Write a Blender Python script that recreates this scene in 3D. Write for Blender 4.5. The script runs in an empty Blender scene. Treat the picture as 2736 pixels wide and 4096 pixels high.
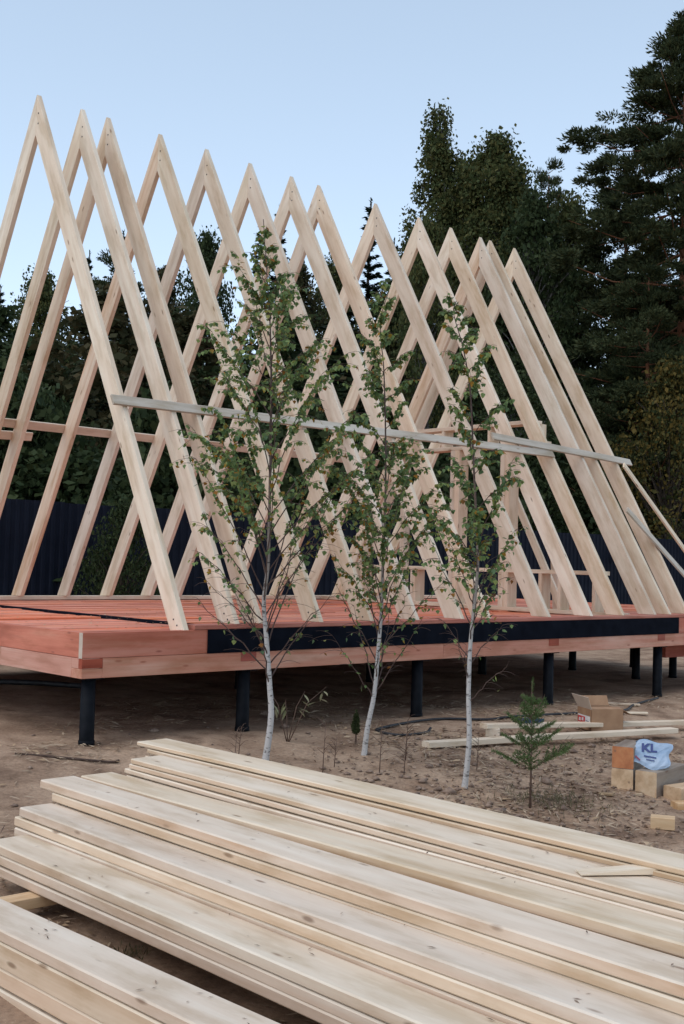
import bpy, bmesh, math, random
import numpy as np
from mathutils import Vector, Matrix

R = math.radians
random.seed(7)
rng = np.random.default_rng(11)
scene = bpy.context.scene
COL = scene.collection
ZO = 1.0            # deck sole plate top stands 1 m above the datum of the ground

# ------------------------------------------------------------------ camera
cam_d = bpy.data.cameras.new('camera')
cam = bpy.data.objects.new('camera', cam_d)
COL.objects.link(cam)
YAW, PITCH, ROLL = 0.8211, 0.04215, 0.02641
cy, sy = math.cos(YAW), math.sin(YAW)
_f = Vector((cy * math.cos(PITCH), sy * math.cos(PITCH), math.sin(PITCH)))
_r0 = Vector((sy, -cy, 0.0))
_u0 = _r0.cross(_f)
_r = _r0 * math.cos(ROLL) + _u0 * math.sin(ROLL)
_u = _u0 * math.cos(ROLL) - _r0 * math.sin(ROLL)
CAM = Vector((-4.406, -7.453, 0.533 + ZO))
cam.matrix_world = Matrix(((_r.x, _u.x, -_f.x, CAM.x), (_r.y, _u.y, -_f.y, CAM.y), (_r.z, _u.z, -_f.z, CAM.z), (0, 0, 0, 1)))
cam_d.sensor_fit = 'VERTICAL'
cam_d.sensor_height = 36.0
cam_d.lens = 4650 / 4096 * 36.0
cam_d.clip_start = 0.1
cam_d.clip_end = 3000
scene.camera = cam
scene.render.resolution_x, scene.render.resolution_y = 684, 1024

# ------------------------------------------------------------------ sky, sun, exposure
SUN_EL, SUN_AZ = R(55.0), R(182.0)      # azimuth measured from +X towards +Y
world = bpy.data.worlds.new('World')
scene.world = world
world.use_nodes = True
wn = world.node_tree
wn.nodes.clear()
wo = wn.nodes.new('ShaderNodeOutputWorld')
wb = wn.nodes.new('ShaderNodeBackground')
ws = wn.nodes.new('ShaderNodeTexSky')
ws.sky_type = 'NISHITA'
ws.sun_disc = False
ws.sun_elevation = SUN_EL
ws.sun_rotation = R(90.0) - SUN_AZ
ws.altitude = 4000
ws.air_density = 1.0
ws.dust_density = 0.0
ws.ozone_density = 2.0
wb.inputs['Strength'].default_value = 0.15
wh = wn.nodes.new('ShaderNodeHueSaturation')       # thin high veil: a paler evening blue all over
wh.inputs['Saturation'].default_value = 0.80
wh.inputs['Hue'].default_value = 0.490
wh.inputs['Value'].default_value = 1.48
wg = wn.nodes.new('ShaderNodeGamma')
wg.inputs[1].default_value = 0.6                       # even dusk sky
wn.links.new(ws.outputs[0], wg.inputs[0])
wn.links.new(wg.outputs[0], wh.inputs['Color'])
wn.links.new(wh.outputs[0], wb.inputs['Color'])
wn.links.new(wb.outputs[0], wo.inputs['Surface'])

sun_d = bpy.data.lights.new('sun', 'SUN')
sun = bpy.data.objects.new('sun', sun_d)
COL.objects.link(sun)
sun_d.energy = 0.75
sun_d.angle = R(60)
sun_d.color = (1.0, 0.91, 0.84)
sd = Vector((math.cos(R(55)) * math.cos(SUN_AZ), math.cos(R(55)) * math.sin(SUN_AZ), math.sin(R(55))))
sun.rotation_euler = sd.to_track_quat('Z', 'Y').to_euler()
sun.location = (-20, -5, 20)

scene.view_settings.view_transform = 'Standard'
scene.view_settings.look = 'None'
scene.view_settings.exposure = 1.15
scene.view_settings.gamma = 1.0
scene.view_settings.use_curve_mapping = False


# ------------------------------------------------------------------ materials
def mat(name, col=(0.5, 0.5, 0.5), rough=0.7, metal=0.0, spec=0.4):
    m = bpy.data.materials.new(name)
    m.use_nodes = True
    b = m.node_tree.nodes['Principled BSDF']
    b.inputs['Base Color'].default_value = (*col, 1)
    b.inputs['Roughness'].default_value = rough
    b.inputs['Metallic'].default_value = metal
    b.inputs['Specular IOR Level'].default_value = spec
    return m, m.node_tree, b


def N(nt, t, **kw):
    n = nt.nodes.new(t)
    for k, v in kw.items():
        setattr(n, k, v)
    return n


def ramp(nt, stops):
    n = nt.nodes.new('ShaderNodeValToRGB')
    cr = n.color_ramp
    while len(cr.elements) > 1:
        cr.elements.remove(cr.elements[-1])
    cr.elements[0].position = stops[0][0]
    cr.elements[0].color = (*stops[0][1], 1)
    for p, c in stops[1:]:
        e = cr.elements.new(p)
        e.color = (*c, 1)
    return n


def wood(name, c_lo, c_mid, c_hi, knots=(0.2, 0.11, 0.06), vary=0.1, bump=0.12, rough=0.72, stain=None, mottle=((0.84, 0.80, 0.74), (1.07, 1.08, 1.10))):
    """sawn softwood: grain runs along the board's own x axis, knots, a tone of its own for each board"""
    m, nt, b = mat(name, c_mid, rough)
    L = nt.links
    tc = N(nt, 'ShaderNodeTexCoord')
    oi = N(nt, 'ShaderNodeObjectInfo')
    off = N(nt, 'ShaderNodeVectorMath', operation='SCALE')
    off.inputs[0].default_value = (37.0, 11.0, 23.0)
    L.new(oi.outputs['Random'], off.inputs['Scale'])
    add = N(nt, 'ShaderNodeVectorMath', operation='ADD')
    L.new(tc.outputs['Object'], add.inputs[0])
    L.new(off.outputs[0], add.inputs[1])
    # slow waviness of the grain
    def mapped(sc):
        mp = N(nt, 'ShaderNodeMapping')
        mp.inputs['Scale'].default_value = sc
        L.new(add.outputs[0], mp.inputs['Vector'])
        return mp
    g1 = N(nt, 'ShaderNodeTexNoise')
    g1.inputs['Scale'].default_value = 1.0
    g1.inputs['Detail'].default_value = 3.0
    g1.inputs['Distortion'].default_value = 0.4
    L.new(mapped((0.7, 16, 16)).outputs[0], g1.inputs['Vector'])
    g2 = N(nt, 'ShaderNodeTexNoise')
    g2.inputs['Scale'].default_value = 1.0
    g2.inputs['Detail'].default_value = 2.0
    L.new(mapped((4, 120, 120)).outputs[0], g2.inputs['Vector'])
    g3 = N(nt, 'ShaderNodeTexNoise')
    g3.inputs['Scale'].default_value = 1.0
    g3.inputs['Detail'].default_value = 4.0
    L.new(mapped((0.9, 3.5, 3.5)).outputs[0], g3.inputs['Vector'])
    mx = N(nt, 'ShaderNodeMath', operation='MULTIPLY_ADD')
    L.new(g2.outputs[0], mx.inputs[0])
    mx.inputs[1].default_value = 0.25
    L.new(g1.outputs[0], mx.inputs[2])
    mx2 = N(nt, 'ShaderNodeMath', operation='MULTIPLY_ADD')
    L.new(g3.outputs[0], mx2.inputs[0])
    mx2.inputs[1].default_value = 0.7
    L.new(mx.outputs[0], mx2.inputs[2])
    rp = ramp(nt, [(0.62, c_lo), (0.95, c_mid), (1.3, c_hi)])
    dv = N(nt, 'ShaderNodeMath', operation='MULTIPLY')
    dv.inputs[1].default_value = 1.0
    L.new(mx2.outputs[0], dv.inputs[0])
    mr = N(nt, 'ShaderNodeMapRange')
    mr.inputs['From Min'].default_value = 0.6
    mr.inputs['From Max'].default_value = 1.3
    L.new(dv.outputs[0], mr.inputs['Value'])
    rp.color_ramp.elements[0].position = 0.15
    rp.color_ramp.elements[1].position = 0.5
    rp.color_ramp.elements[2].position = 0.85
    L.new(mr.outputs[0], rp.inputs[0])
    col = rp.outputs[0]
    if stain:
        sn = N(nt, 'ShaderNodeTexNoise')
        sn.inputs['Scale'].default_value = 1.0
        sn.inputs['Detail'].default_value = 5.0
        L.new(mapped((0.5, 5, 5)).outputs[0], sn.inputs['Vector'])
        sr = ramp(nt, [(0.52, (0, 0, 0)), (0.72, (1, 1, 1))])
        L.new(sn.outputs[0], sr.inputs[0])
        sm = N(nt, 'ShaderNodeMix', data_type='RGBA')
        sm.inputs['B'].default_value = (*stain, 1)
        L.new(sr.outputs[0], sm.inputs['Factor'])
        L.new(col, sm.inputs['A'])
        col = sm.outputs['Result']
    if mottle:                                   # drying patches and dust on the sawn faces
        mo = N(nt, 'ShaderNodeTexNoise')
        mo.inputs['Scale'].default_value = 1.0
        mo.inputs['Detail'].default_value = 5.0
        mo.inputs['Roughness'].default_value = 0.6
        L.new(mapped((2.2, 9, 9)).outputs[0], mo.inputs['Vector'])
        mor = ramp(nt, [(0.36, mottle[0]), (0.5, (1, 1, 1)), (0.66, mottle[1])])
        L.new(mo.outputs[0], mor.inputs[0])
        mom = N(nt, 'ShaderNodeMix', data_type='RGBA', blend_type='MULTIPLY')
        mom.inputs['Factor'].default_value = 1.0
        L.new(col, mom.inputs['A'])
        L.new(mor.outputs[0], mom.inputs['B'])
        col = mom.outputs['Result']
    # knots
    vo = N(nt, 'ShaderNodeTexVoronoi')
    vo.inputs['Scale'].default_value = 1.0
    vo.inputs['Randomness'].default_value = 1.0
    L.new(mapped((2.6, 9, 9)).outputs[0], vo.inputs['Vector'])
    kr = ramp(nt, [(0.05, (1, 1, 1)), (0.11, (0, 0, 0))])
    L.new(vo.outputs['Distance'], kr.inputs[0])
    km = N(nt, 'ShaderNodeMix', data_type='RGBA')
    km.inputs['B'].default_value = (*knots, 1)
    kf = N(nt, 'ShaderNodeMath', operation='MULTIPLY')
    kf.inputs[1].default_value = 0.75
    L.new(kr.outputs[0], kf.inputs[0])
    L.new(kf.outputs[0], km.inputs['Factor'])
    L.new(col, km.inputs['A'])
    # tone per board
    hs = N(nt, 'ShaderNodeHueSaturation')
    for s, (lo, hi), k in (('Value', (1 - vary, 1 + vary), 1.0), ('Saturation', (0.9, 1.1), 7.13), ('Hue', (0.497, 0.503), 3.71)):
        ml = N(nt, 'ShaderNodeMath', operation='MULTIPLY')
        ml.inputs[1].default_value = k
        L.new(oi.outputs['Random'], ml.inputs[0])
        fr = N(nt, 'ShaderNodeMath', operation='FRACT')
        L.new(ml.outputs[0], fr.inputs[0])
        r2 = N(nt, 'ShaderNodeMapRange')
        r2.inputs['To Min'].default_value = lo
        r2.inputs['To Max'].default_value = hi
        L.new(fr.outputs[0], r2.inputs['Value'])
        L.new(r2.outputs[0], hs.inputs[s])
    L.new(km.outputs['Result'], hs.inputs['Color'])
    L.new(hs.outputs[0], b.inputs['Base Color'])
    bp = N(nt, 'ShaderNodeBump')
    bp.inputs['Strength'].default_value = bump
    bp.inputs['Distance'].default_value = 0.004
    L.new(mx.outputs[0], bp.inputs['Height'])
    L.new(bp.outputs[0], b.inputs['Normal'])
    return m


M = {}
M['pine'] = wood('pale_pine', (0.595, 0.458, 0.328), (0.668, 0.54, 0.405), (0.71, 0.607, 0.475), vary=0.09)
M['pine_orange'] = wood('orange_pine', (0.52, 0.33, 0.20), (0.64, 0.47, 0.33), (0.69, 0.56, 0.43), vary=0.03)
M['lumber'] = wood('sawn_lumber', (0.62, 0.488, 0.36), (0.665, 0.54, 0.41), (0.70, 0.592, 0.465), vary=0.06, bump=0.25)
M['lumber_stained'] = wood('sawn_lumber_face', (0.62, 0.488, 0.36), (0.665, 0.54, 0.41), (0.70, 0.592, 0.465), vary=0.02)
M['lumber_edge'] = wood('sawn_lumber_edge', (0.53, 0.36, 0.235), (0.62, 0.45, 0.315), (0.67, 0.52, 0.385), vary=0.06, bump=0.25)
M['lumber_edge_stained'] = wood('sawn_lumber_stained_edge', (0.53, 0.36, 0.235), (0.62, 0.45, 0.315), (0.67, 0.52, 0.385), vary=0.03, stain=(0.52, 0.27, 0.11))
M['weathered'] = wood('weathered_batten', (0.38, 0.33, 0.27), (0.47, 0.41, 0.34), (0.54, 0.49, 0.42), vary=0.05)
M['red'] = wood('red_impregnated_wood', (0.55, 0.155, 0.085), (0.68, 0.22, 0.125), (0.71, 0.29, 0.175), knots=(0.25, 0.07, 0.05), vary=0.16, stain=(0.36, 0.10, 0.065))
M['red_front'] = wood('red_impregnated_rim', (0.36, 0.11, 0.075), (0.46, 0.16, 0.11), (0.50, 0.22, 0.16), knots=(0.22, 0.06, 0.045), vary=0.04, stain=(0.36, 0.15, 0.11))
M['red_pale'] = wood('thinly_stained_beam', (0.48, 0.20, 0.135), (0.55, 0.265, 0.185), (0.60, 0.35, 0.26), knots=(0.3, 0.1, 0.06), vary=0.05)
M['red_dark'] = wood('deep_red_end_grain', (0.25, 0.045, 0.025), (0.33, 0.07, 0.04), (0.38, 0.10, 0.06), vary=0.05)
M['orange_end'] = wood('orange_end_grain', (0.42, 0.13, 0.03), (0.50, 0.17, 0.04), (0.55, 0.22, 0.06), vary=0.03)
M['block'] = wood('timber_block', (0.46, 0.28, 0.14), (0.58, 0.38, 0.21), (0.64, 0.46, 0.28), vary=0.08)
M['grey_block'] = wood('grey_timber_side', (0.20, 0.14, 0.10), (0.28, 0.21, 0.155), (0.36, 0.28, 0.21), vary=0.06)


def noisy(name, c1, c2, scale, rough=0.7, bump=0.0, detail=4, metal=0.0, spec=0.4, coords='Object', bdist=0.01):
    m, nt, b = mat(name, c1, rough, metal, spec)
    tc = N(nt, 'ShaderNodeTexCoord')
    n = N(nt, 'ShaderNodeTexNoise')
    n.inputs['Scale'].default_value = scale
    n.inputs['Detail'].default_value = detail
    nt.links.new(tc.outputs[coords], n.inputs['Vector'])
    r = ramp(nt, [(0.35, c1), (0.65, c2)])
    nt.links.new(n.outputs[0], r.inputs[0])
    nt.links.new(r.outputs[0], b.inputs['Base Color'])
    if bump:
        bp = N(nt, 'ShaderNodeBump')
        bp.inputs['Strength'].default_value = bump
        bp.inputs['Distance'].default_value = bdist
        nt.links.new(n.outputs[0], bp.inputs['Height'])
        nt.links.new(bp.outputs[0], b.inputs['Normal'])
    return m


M['membrane'] = noisy('black_membrane', (0.003, 0.004, 0.008), (0.006, 0.008, 0.014), 6, 0.8, 0.35, spec=0.05)
M['pile'] = noisy('black_painted_steel', (0.004, 0.005, 0.007), (0.009, 0.010, 0.013), 14, 0.55, 0.15, spec=0.08)
M['cable'] = noisy('black_rubber', (0.012, 0.012, 0.014), (0.03, 0.03, 0.034), 20, 0.5)
M['rope'] = noisy('dark_cord', (0.05, 0.03, 0.022), (0.09, 0.055, 0.04), 30, 0.9)
M['fence'] = noisy('navy_sheet_metal', (0.007, 0.009, 0.017), (0.010, 0.013, 0.023), 3, 0.6, 0.05, spec=0.08)
M['card'] = noisy('cardboard', (0.30, 0.17, 0.095), (0.37, 0.22, 0.125), 9, 0.85)
M['card_pale'] = noisy('cardboard_inner', (0.50, 0.40, 0.32), (0.56, 0.46, 0.37), 9, 0.85)
M['label_red'] = mat('label_red', (0.55, 0.03, 0.03), 0.5)[0]
M['label_white'] = mat('label_white', (0.7, 0.68, 0.66), 0.5)[0]
M['bag'] = noisy('pale_blue_plastic', (0.24, 0.34, 0.47), (0.38, 0.47, 0.58), 7, 0.35, 0.4)
M['bag_print'] = mat('navy_print', (0.012, 0.035, 0.16), 0.4)[0]
M['bag_mark'] = mat('maroon_print', (0.18, 0.02, 0.06), 0.4)[0]
M['packet'] = noisy('dark_blue_plastic', (0.015, 0.03, 0.07), (0.03, 0.06, 0.13), 12, 0.3)
M['steel'] = mat('nail_steel', (0.05, 0.05, 0.055), 0.5, 0.6)[0]


def birch_bark():
    m, nt, b = mat('birch_bark', (0.6, 0.58, 0.54), 0.7)
    L = nt.links
    tc = N(nt, 'ShaderNodeTexCoord')
    mp = N(nt, 'ShaderNodeMapping')
    mp.inputs['Scale'].default_value = (22, 22, 55)
    L.new(tc.outputs['Object'], mp.inputs['Vector'])
    n = N(nt, 'ShaderNodeTexNoise')
    n.inputs['Scale'].default_value = 1.0
    n.inputs['Detail'].default_value = 3.0
    L.new(mp.outputs[0], n.inputs['Vector'])
    bands = ramp(nt, [(0.56, (0, 0, 0)), (0.66, (0.9, 0.9, 0.9))])
    L.new(n.outputs[0], bands.inputs[0])
    sx = N(nt, 'ShaderNodeSeparateXYZ')
    L.new(tc.outputs['Object'], sx.inputs[0])
    hr = N(nt, 'ShaderNodeMapRange')
    hr.inputs['From Min'].default_value = 0.9
    hr.inputs['From Max'].default_value = 2.3
    L.new(sx.outputs['Z'], hr.inputs['Value'])
    hc = ramp(nt, [(0.0, (0.47, 0.445, 0.42)), (0.3, (0.30, 0.26, 0.23)), (0.8, (0.13, 0.085, 0.065)), (1.0, (0.09, 0.055, 0.045))])
    L.new(hr.outputs[0], hc.inputs[0])
    mx = N(nt, 'ShaderNodeMix', data_type='RGBA')
    mx.inputs['B'].default_value = (0.045, 0.035, 0.03, 1)
    L.new(bands.outputs[0], mx.inputs['Factor'])
    L.new(hc.outputs[0], mx.inputs['A'])
    L.new(mx.outputs['Result'], b.inputs['Base Color'])
    return m


M['birch_bark'] = birch_bark()
M['twig'] = noisy('birch_twig', (0.06, 0.035, 0.03), (0.10, 0.06, 0.045), 12, 0.8)
M['bark'] = noisy('grey_brown_bark', (0.05, 0.038, 0.03), (0.10, 0.075, 0.055), 5, 0.9, 0.5, coords='Object')
M['far_birch_bark'] = noisy('far_birch_bark', (0.20, 0.19, 0.18), (0.05, 0.045, 0.04), 1.3, 0.8)
M['pine_bark'] = noisy('red_pine_bark', (0.13, 0.055, 0.03), (0.24, 0.10, 0.05), 3, 0.9, 0.5)


def foliage(name, cols, trans=0.25, rough=0.6, sheen=0.08):
    """leaf colour varies from leaf to leaf"""
    m, nt, b = mat(name, cols[0], rough, spec=sheen)
    L = nt.links
    g = N(nt, 'ShaderNodeNewGeometry')
    oi = N(nt, 'ShaderNodeObjectInfo')
    ad = N(nt, 'ShaderNodeMath', operation='ADD')
    L.new(g.outputs['Random Per Island'], ad.inputs[0])
    L.new(oi.outputs['Random'], ad.inputs[1])
    fr = N(nt, 'ShaderNodeMath', operation='FRACT')
    L.new(ad.outputs[0], fr.inputs[0])
    k = len(cols)
    r = ramp(nt, [(i / max(1, k - 1), c) for i, c in enumerate(cols)])
    L.new(fr.outputs[0], r.inputs[0])
    L.new(r.outputs[0], b.inputs['Base Color'])
    tr = N(nt, 'ShaderNodeBsdfTranslucent')
    L.new(r.outputs[0], tr.inputs['Color'])
    ms = N(nt, 'ShaderNodeMixShader')
    ms.inputs[0].default_value = trans
    L.new(b.outputs[0], ms.inputs[1])
    L.new(tr.outputs[0], ms.inputs[2])
    L.new(ms.outputs[0], nt.nodes['Material Output'].inputs['Surface'])
    return m


M['leaf'] = foliage('birch_leaf', [(0.08, 0.145, 0.05), (0.14, 0.21, 0.07), (0.20, 0.28, 0.10), (0.10, 0.17, 0.085), (0.25, 0.33, 0.11), (0.33, 0.32, 0.09)], trans=0.4, sheen=0.3)
M['leaf_yellow'] = foliage('yellow_leaf', [(0.30, 0.20, 0.03), (0.36, 0.17, 0.03), (0.22, 0.09, 0.03), (0.28, 0.24, 0.05)])
M['willow_leaf'] = foliage('willow_leaf', [(0.26, 0.27, 0.17), (0.34, 0.32, 0.2), (0.2, 0.2, 0.1)])
M['spruce'] = foliage('spruce_needles', [(0.010, 0.018, 0.012), (0.015, 0.026, 0.015), (0.020, 0.032, 0.017)], 0.1)
M['pine_needles'] = foliage('pine_needles', [(0.026, 0.038, 0.019), (0.048, 0.061, 0.028), (0.075, 0.082, 0.035)], 0.12)
M['far_leaf'] = foliage('far_birch_leaves', [(0.032, 0.046, 0.018), (0.060, 0.078, 0.029), (0.088, 0.102, 0.038), (0.105, 0.095, 0.032), (0.045, 0.060, 0.026)], 0.3)
M['bush_leaf'] = foliage('bush_leaves', [(0.022, 0.035, 0.015), (0.036, 0.053, 0.022), (0.058, 0.074, 0.030)], 0.25)
M['autumn_leaf'] = foliage('autumn_leaves', [(0.03, 0.046, 0.018), (0.07, 0.066, 0.022), (0.15, 0.10, 0.025), (0.045, 0.055, 0.022)], 0.3)
M['rust_leaf'] = foliage('rusty_leaves', [(0.030, 0.038, 0.018), (0.050, 0.048, 0.022), (0.072, 0.054, 0.024)], 0.3)
M['seedling'] = foliage('seedling_needles', [(0.07, 0.12, 0.042), (0.10, 0.155, 0.055), (0.13, 0.18, 0.065)], 0.15)
M['juniper'] = foliage('juniper_needles', [(0.045, 0.06, 0.025), (0.06, 0.075, 0.03)], 0.15)
M['grass'] = foliage('grass_blades', [(0.09, 0.09, 0.045), (0.16, 0.13, 0.075), (0.24, 0.19, 0.12)], 0.2)
M['straw'] = foliage('straw', [(0.30, 0.22, 0.15), (0.40, 0.30, 0.21), (0.50, 0.39, 0.28), (0.20, 0.14, 0.10)], 0.1)
M['shaving'] = foliage('wood_shavings', [(0.36, 0.25, 0.15), (0.46, 0.33, 0.21), (0.52, 0.4, 0.28)], 0.1)
M['litter'] = foliage('dead_leaf_litter', [(0.12, 0.075, 0.052), (0.20, 0.135, 0.098), (0.30, 0.21, 0.155), (0.40, 0.295, 0.22)], 0.1)
M['clod'] = noisy('soil_clod', (0.15, 0.10, 0.075), (0.30, 0.21, 0.155), 18, 0.95)
M['weed'] = noisy('dry_weed_stem', (0.10, 0.06, 0.045), (0.16, 0.10, 0.07), 12, 0.9)


# ------------------------------------------------------------------ mesh helpers
def tag(o, label=None, cat=None, group=None, kind=None):
    if label: o['label'] = label
    if cat: o['category'] = cat
    if group: o['group'] = group
    if kind: o['kind'] = kind
    return o


def link(name, me, parent=None, mw=None):
    o = bpy.data.objects.new(name, me)
    COL.objects.link(o)
    if parent is not None:
        o.parent = parent
        if mw is not None:
            o.matrix_basis = parent.matrix_basis.inverted() @ mw     # things are never nested in moved parents deeper than one level
    elif mw is not None:
        o.matrix_basis = mw
    return o


def empty(name, loc=(0, 0, 0), rz=0.0):
    o = bpy.data.objects.new(name, None)
    o.empty_display_size = 0.2
    COL.objects.link(o)
    o.location = loc
    o.rotation_euler = (0, 0, rz)
    o.matrix_basis = Matrix.Translation(loc) @ Matrix.Rotation(rz, 4, 'Z')
    return o


def np_mesh(name, V, F, mats=None, idx=None, smooth=False):
    """V (n,3), F (m,k) with one k"""
    me = bpy.data.meshes.new(name)
    V = np.asarray(V, np.float32)
    F = np.asarray(F, np.int32)
    m, k = F.shape
    me.vertices.add(len(V))
    me.vertices.foreach_set('co', V.ravel())
    me.loops.add(m * k)
    me.loops.foreach_set('vertex_index', F.ravel())
    me.polygons.add(m)
    me.polygons.foreach_set('loop_start', np.arange(0, m * k, k, dtype=np.int32))
    for x in (mats or []):
        me.materials.append(x)
    if idx is not None:
        me.polygons.foreach_set('material_index', np.asarray(idx, np.int32))
    if smooth:
        me.polygons.foreach_set('use_smooth', np.ones(m, bool))
    me.update(calc_edges=True)
    me.validate()
    return me


def board_mesh(L, w, t, m, bend=0.0, twist=0.0, seg=1, end=None, ch=0.003, seed=0, edge=None):
    """a sawn board, its length along x from 0, width y, thickness z (both centred), chamfered long edges"""
    rr = random.Random(seed)
    n = seg + 1
    a, b = w / 2, t / 2
    c = min(ch, t * 0.2)
    ring = [(-a + c, -b), (a - c, -b), (a, -b + c), (a, b - c), (a - c, b), (-a + c, b), (-a, b - c), (-a, -b + c)]
    V, F, I = [], [], []
    p1, p2 = rr.uniform(0, 6.3), rr.uniform(0, 6.3)
    for i in range(n):
        s = i / seg
        dz = bend * (math.sin(s * 5.1 + p1) + 0.5 * math.sin(s * 11 + p2))
        dy = bend * 0.7 * math.sin(s * 4.3 + p2)
        an = twist * (s - 0.5)
        for y, z in ring:
            V.append((s * L, y * math.cos(an) - z * math.sin(an) + dy, y * math.sin(an) + z * math.cos(an) + dz))
    for i in range(n - 1):
        for j in range(8):
            k = (j + 1) % 8
            F.append((i * 8 + j, i * 8 + k, (i + 1) * 8 + k, (i + 1) * 8 + j))
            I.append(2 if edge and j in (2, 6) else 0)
    me = bpy.data.meshes.new('board')
    F = [tuple(reversed(f)) for f in F]
    F.append(tuple(range(8)))
    F.append(tuple(reversed(range((n - 1) * 8, n * 8))))
    F[-2], F[-1] = tuple(reversed(F[-2])), tuple(reversed(F[-1]))
    I += [1 if end else 0] * 2
    me.from_pydata(V, [], F)
    me.materials.append(m)
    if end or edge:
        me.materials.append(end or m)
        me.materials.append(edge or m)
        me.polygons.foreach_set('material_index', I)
    me.update()
    bm = bmesh.new()
    bm.from_mesh(me)
    bmesh.ops.recalc_face_normals(bm, faces=bm.faces)
    bm.to_mesh(me)
    bm.free()
    return me


def frame_matrix(p0, p1, up):
    x = (Vector(p1) - Vector(p0)).normalized()
    up = Vector(up)
    z = (up - x * up.dot(x)).normalized()
    y = z.cross(x)
    p = Vector(p0)
    return Matrix(((x.x, y.x, z.x, p.x), (x.y, y.y, z.y, p.y), (x.z, y.z, z.z, p.z), (0, 0, 0, 1)))


_bseed = [0]
def board(name, p0, p1, w, t, m, parent=None, up=(0, 0, 1), bend=0.0, twist=0.0, seg=1, end=None, ch=0.003, edge=None):
    """p0, p1: ends of the centre line; t is measured along up, w across it"""
    _bseed[0] += 1
    L = (Vector(p1) - Vector(p0)).length
    me = board_mesh(L, w, t, m, bend, twist, seg, end, ch, _bseed[0], edge)
    return link(name, me, parent, frame_matrix(p0, p1, up))


def box_board(name, lo, hi, m, parent=None, end=None, axis=None, ch=0.003):
    """axis aligned timber from corner lo to corner hi (grain along its longest side)"""
    lo, hi = Vector(lo), Vector(hi)
    d = hi - lo
    ax = axis if axis is not None else max(range(3), key=lambda i: d[i])
    c = (lo + hi) / 2
    p0, p1 = c.copy(), c.copy()
    p0[ax], p1[ax] = lo[ax], hi[ax]
    if ax == 2:
        return board(name, p0, p1, d.x, d.y, m, parent, up=(0, 1, 0), end=end, ch=ch) if True else None
    oth = 1 if ax == 0 else 0
    return board(name, p0, p1, d[oth], d.z, m, parent, up=(0, 0, 1), end=end, ch=ch)


def tube(bm, pts, radii, sides=8, cap=True):
    pts = [Vector(p) for p in pts]
    rings = []
    prev = None
    for i, p in enumerate(pts):
        d = (pts[min(i + 1, len(pts) - 1)] - pts[max(i - 1, 0)])
        d.normalize()
        ref = Vector((0, 0, 1)) if abs(d.z) < 0.95 else Vector((1, 0, 0))
        if prev is not None:
            a = prev - d * prev.dot(d)
            if a.length < 1e-4:
                a = d.cross(ref)
        else:
            a = d.cross(ref)
        a.normalize()
        prev = a
        b = d.cross(a)
        r = radii[i] if hasattr(radii, '__len__') else radii
        rings.append([bm.verts.new(p + (a * math.cos(6.2832 * k / sides) + b * math.sin(6.2832 * k / sides)) * r) for k in range(sides)])
    for q, s in zip(rings, rings[1:]):
        for k in range(sides):
            bm.faces.new((q[k], q[(k + 1) % sides], s[(k + 1) % sides], s[k])).smooth = True
    if cap and sides > 2:
        bm.faces.new(list(reversed(rings[0])))
        bm.faces.new(rings[-1])
    return rings


def bm_obj(name, bm, m, parent=None, mw=None):
    me = bpy.data.meshes.new(name)
    bm.to_mesh(me)
    bm.free()
    for x in (m if isinstance(m, (list, tuple)) else [m]):
        me.materials.append(x)
    return link(name, me, parent, mw)


def tube_obj(name, pts, radii, m, parent=None, sides=8, mw=None):
    bm = bmesh.new()
    tube(bm, pts, radii, sides)
    return bm_obj(name, bm, m, parent, mw)


def smooth_path(pts, n=8):
    """Catmull-Rom through pts"""
    P = [Vector(p) for p in pts]
    P = [P[0] * 2 - P[1]] + P + [P[-1] * 2 - P[-2]]
    out = []
    for i in range(1, len(P) - 2):
        for k in range(n):
            t = k / n
            a, b, c, d = P[i - 1], P[i], P[i + 1], P[i + 2]
            out.append(0.5 * (2 * b + (c - a) * t + (2 * a - 5 * b + 4 * c - d) * t * t + (3 * b - a - 3 * c + d) * t ** 3))
    out.append(P[-2])
    return out


def cards(C, D, Nn, Ln, Wd, fold=0.0):
    """one leaf-shaped quad per row: centre C, long axis D, normal Nn, length, width"""
    D = D / (np.linalg.norm(D, axis=1, keepdims=True) + 1e-9)
    S = np.cross(D, Nn)
    S /= (np.linalg.norm(S, axis=1, keepdims=True) + 1e-9)
    U = np.cross(S, D)
    L = np.asarray(Ln).reshape(-1, 1) * 0.5
    W = np.asarray(Wd).reshape(-1, 1) * 0.5
    n = len(C)
    V = np.empty((n, 4, 3))
    V[:, 0] = C - D * L
    V[:, 1] = C + S * W - D * L * 0.1 + U * W * fold
    V[:, 2] = C + D * L
    V[:, 3] = C - S * W - D * L * 0.1 + U * W * fold
    F = np.arange(n * 4).reshape(n, 4)
    return V.reshape(-1, 3), F


def rand_dirs(n, r=None):
    v = (r or rng).normal(size=(n, 3))
    return v / np.linalg.norm(v, axis=1, keepdims=True)


# value noise, the same for the ground sheet and for whatever stands on it
_tab = np.random.default_rng(5).random((256, 256))
def vnoise(x, y):
    x = np.asarray(x, float); y = np.asarray(y, float)
    xi = np.floor(x).astype(int); yi = np.floor(y).astype(int)
    fx = x - xi; fy = y - yi
    fx = fx * fx * (3 - 2 * fx); fy = fy * fy * (3 - 2 * fy)
    a = _tab[xi % 256, yi % 256]; b = _tab[(xi + 1) % 256, yi % 256]
    c = _tab[xi % 256, (yi + 1) % 256]; d = _tab[(xi + 1) % 256, (yi + 1) % 256]
    return (a * (1 - fx) + b * fx) * (1 - fy) + (c * (1 - fx) + d * fx) * fy - 0.5


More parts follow.
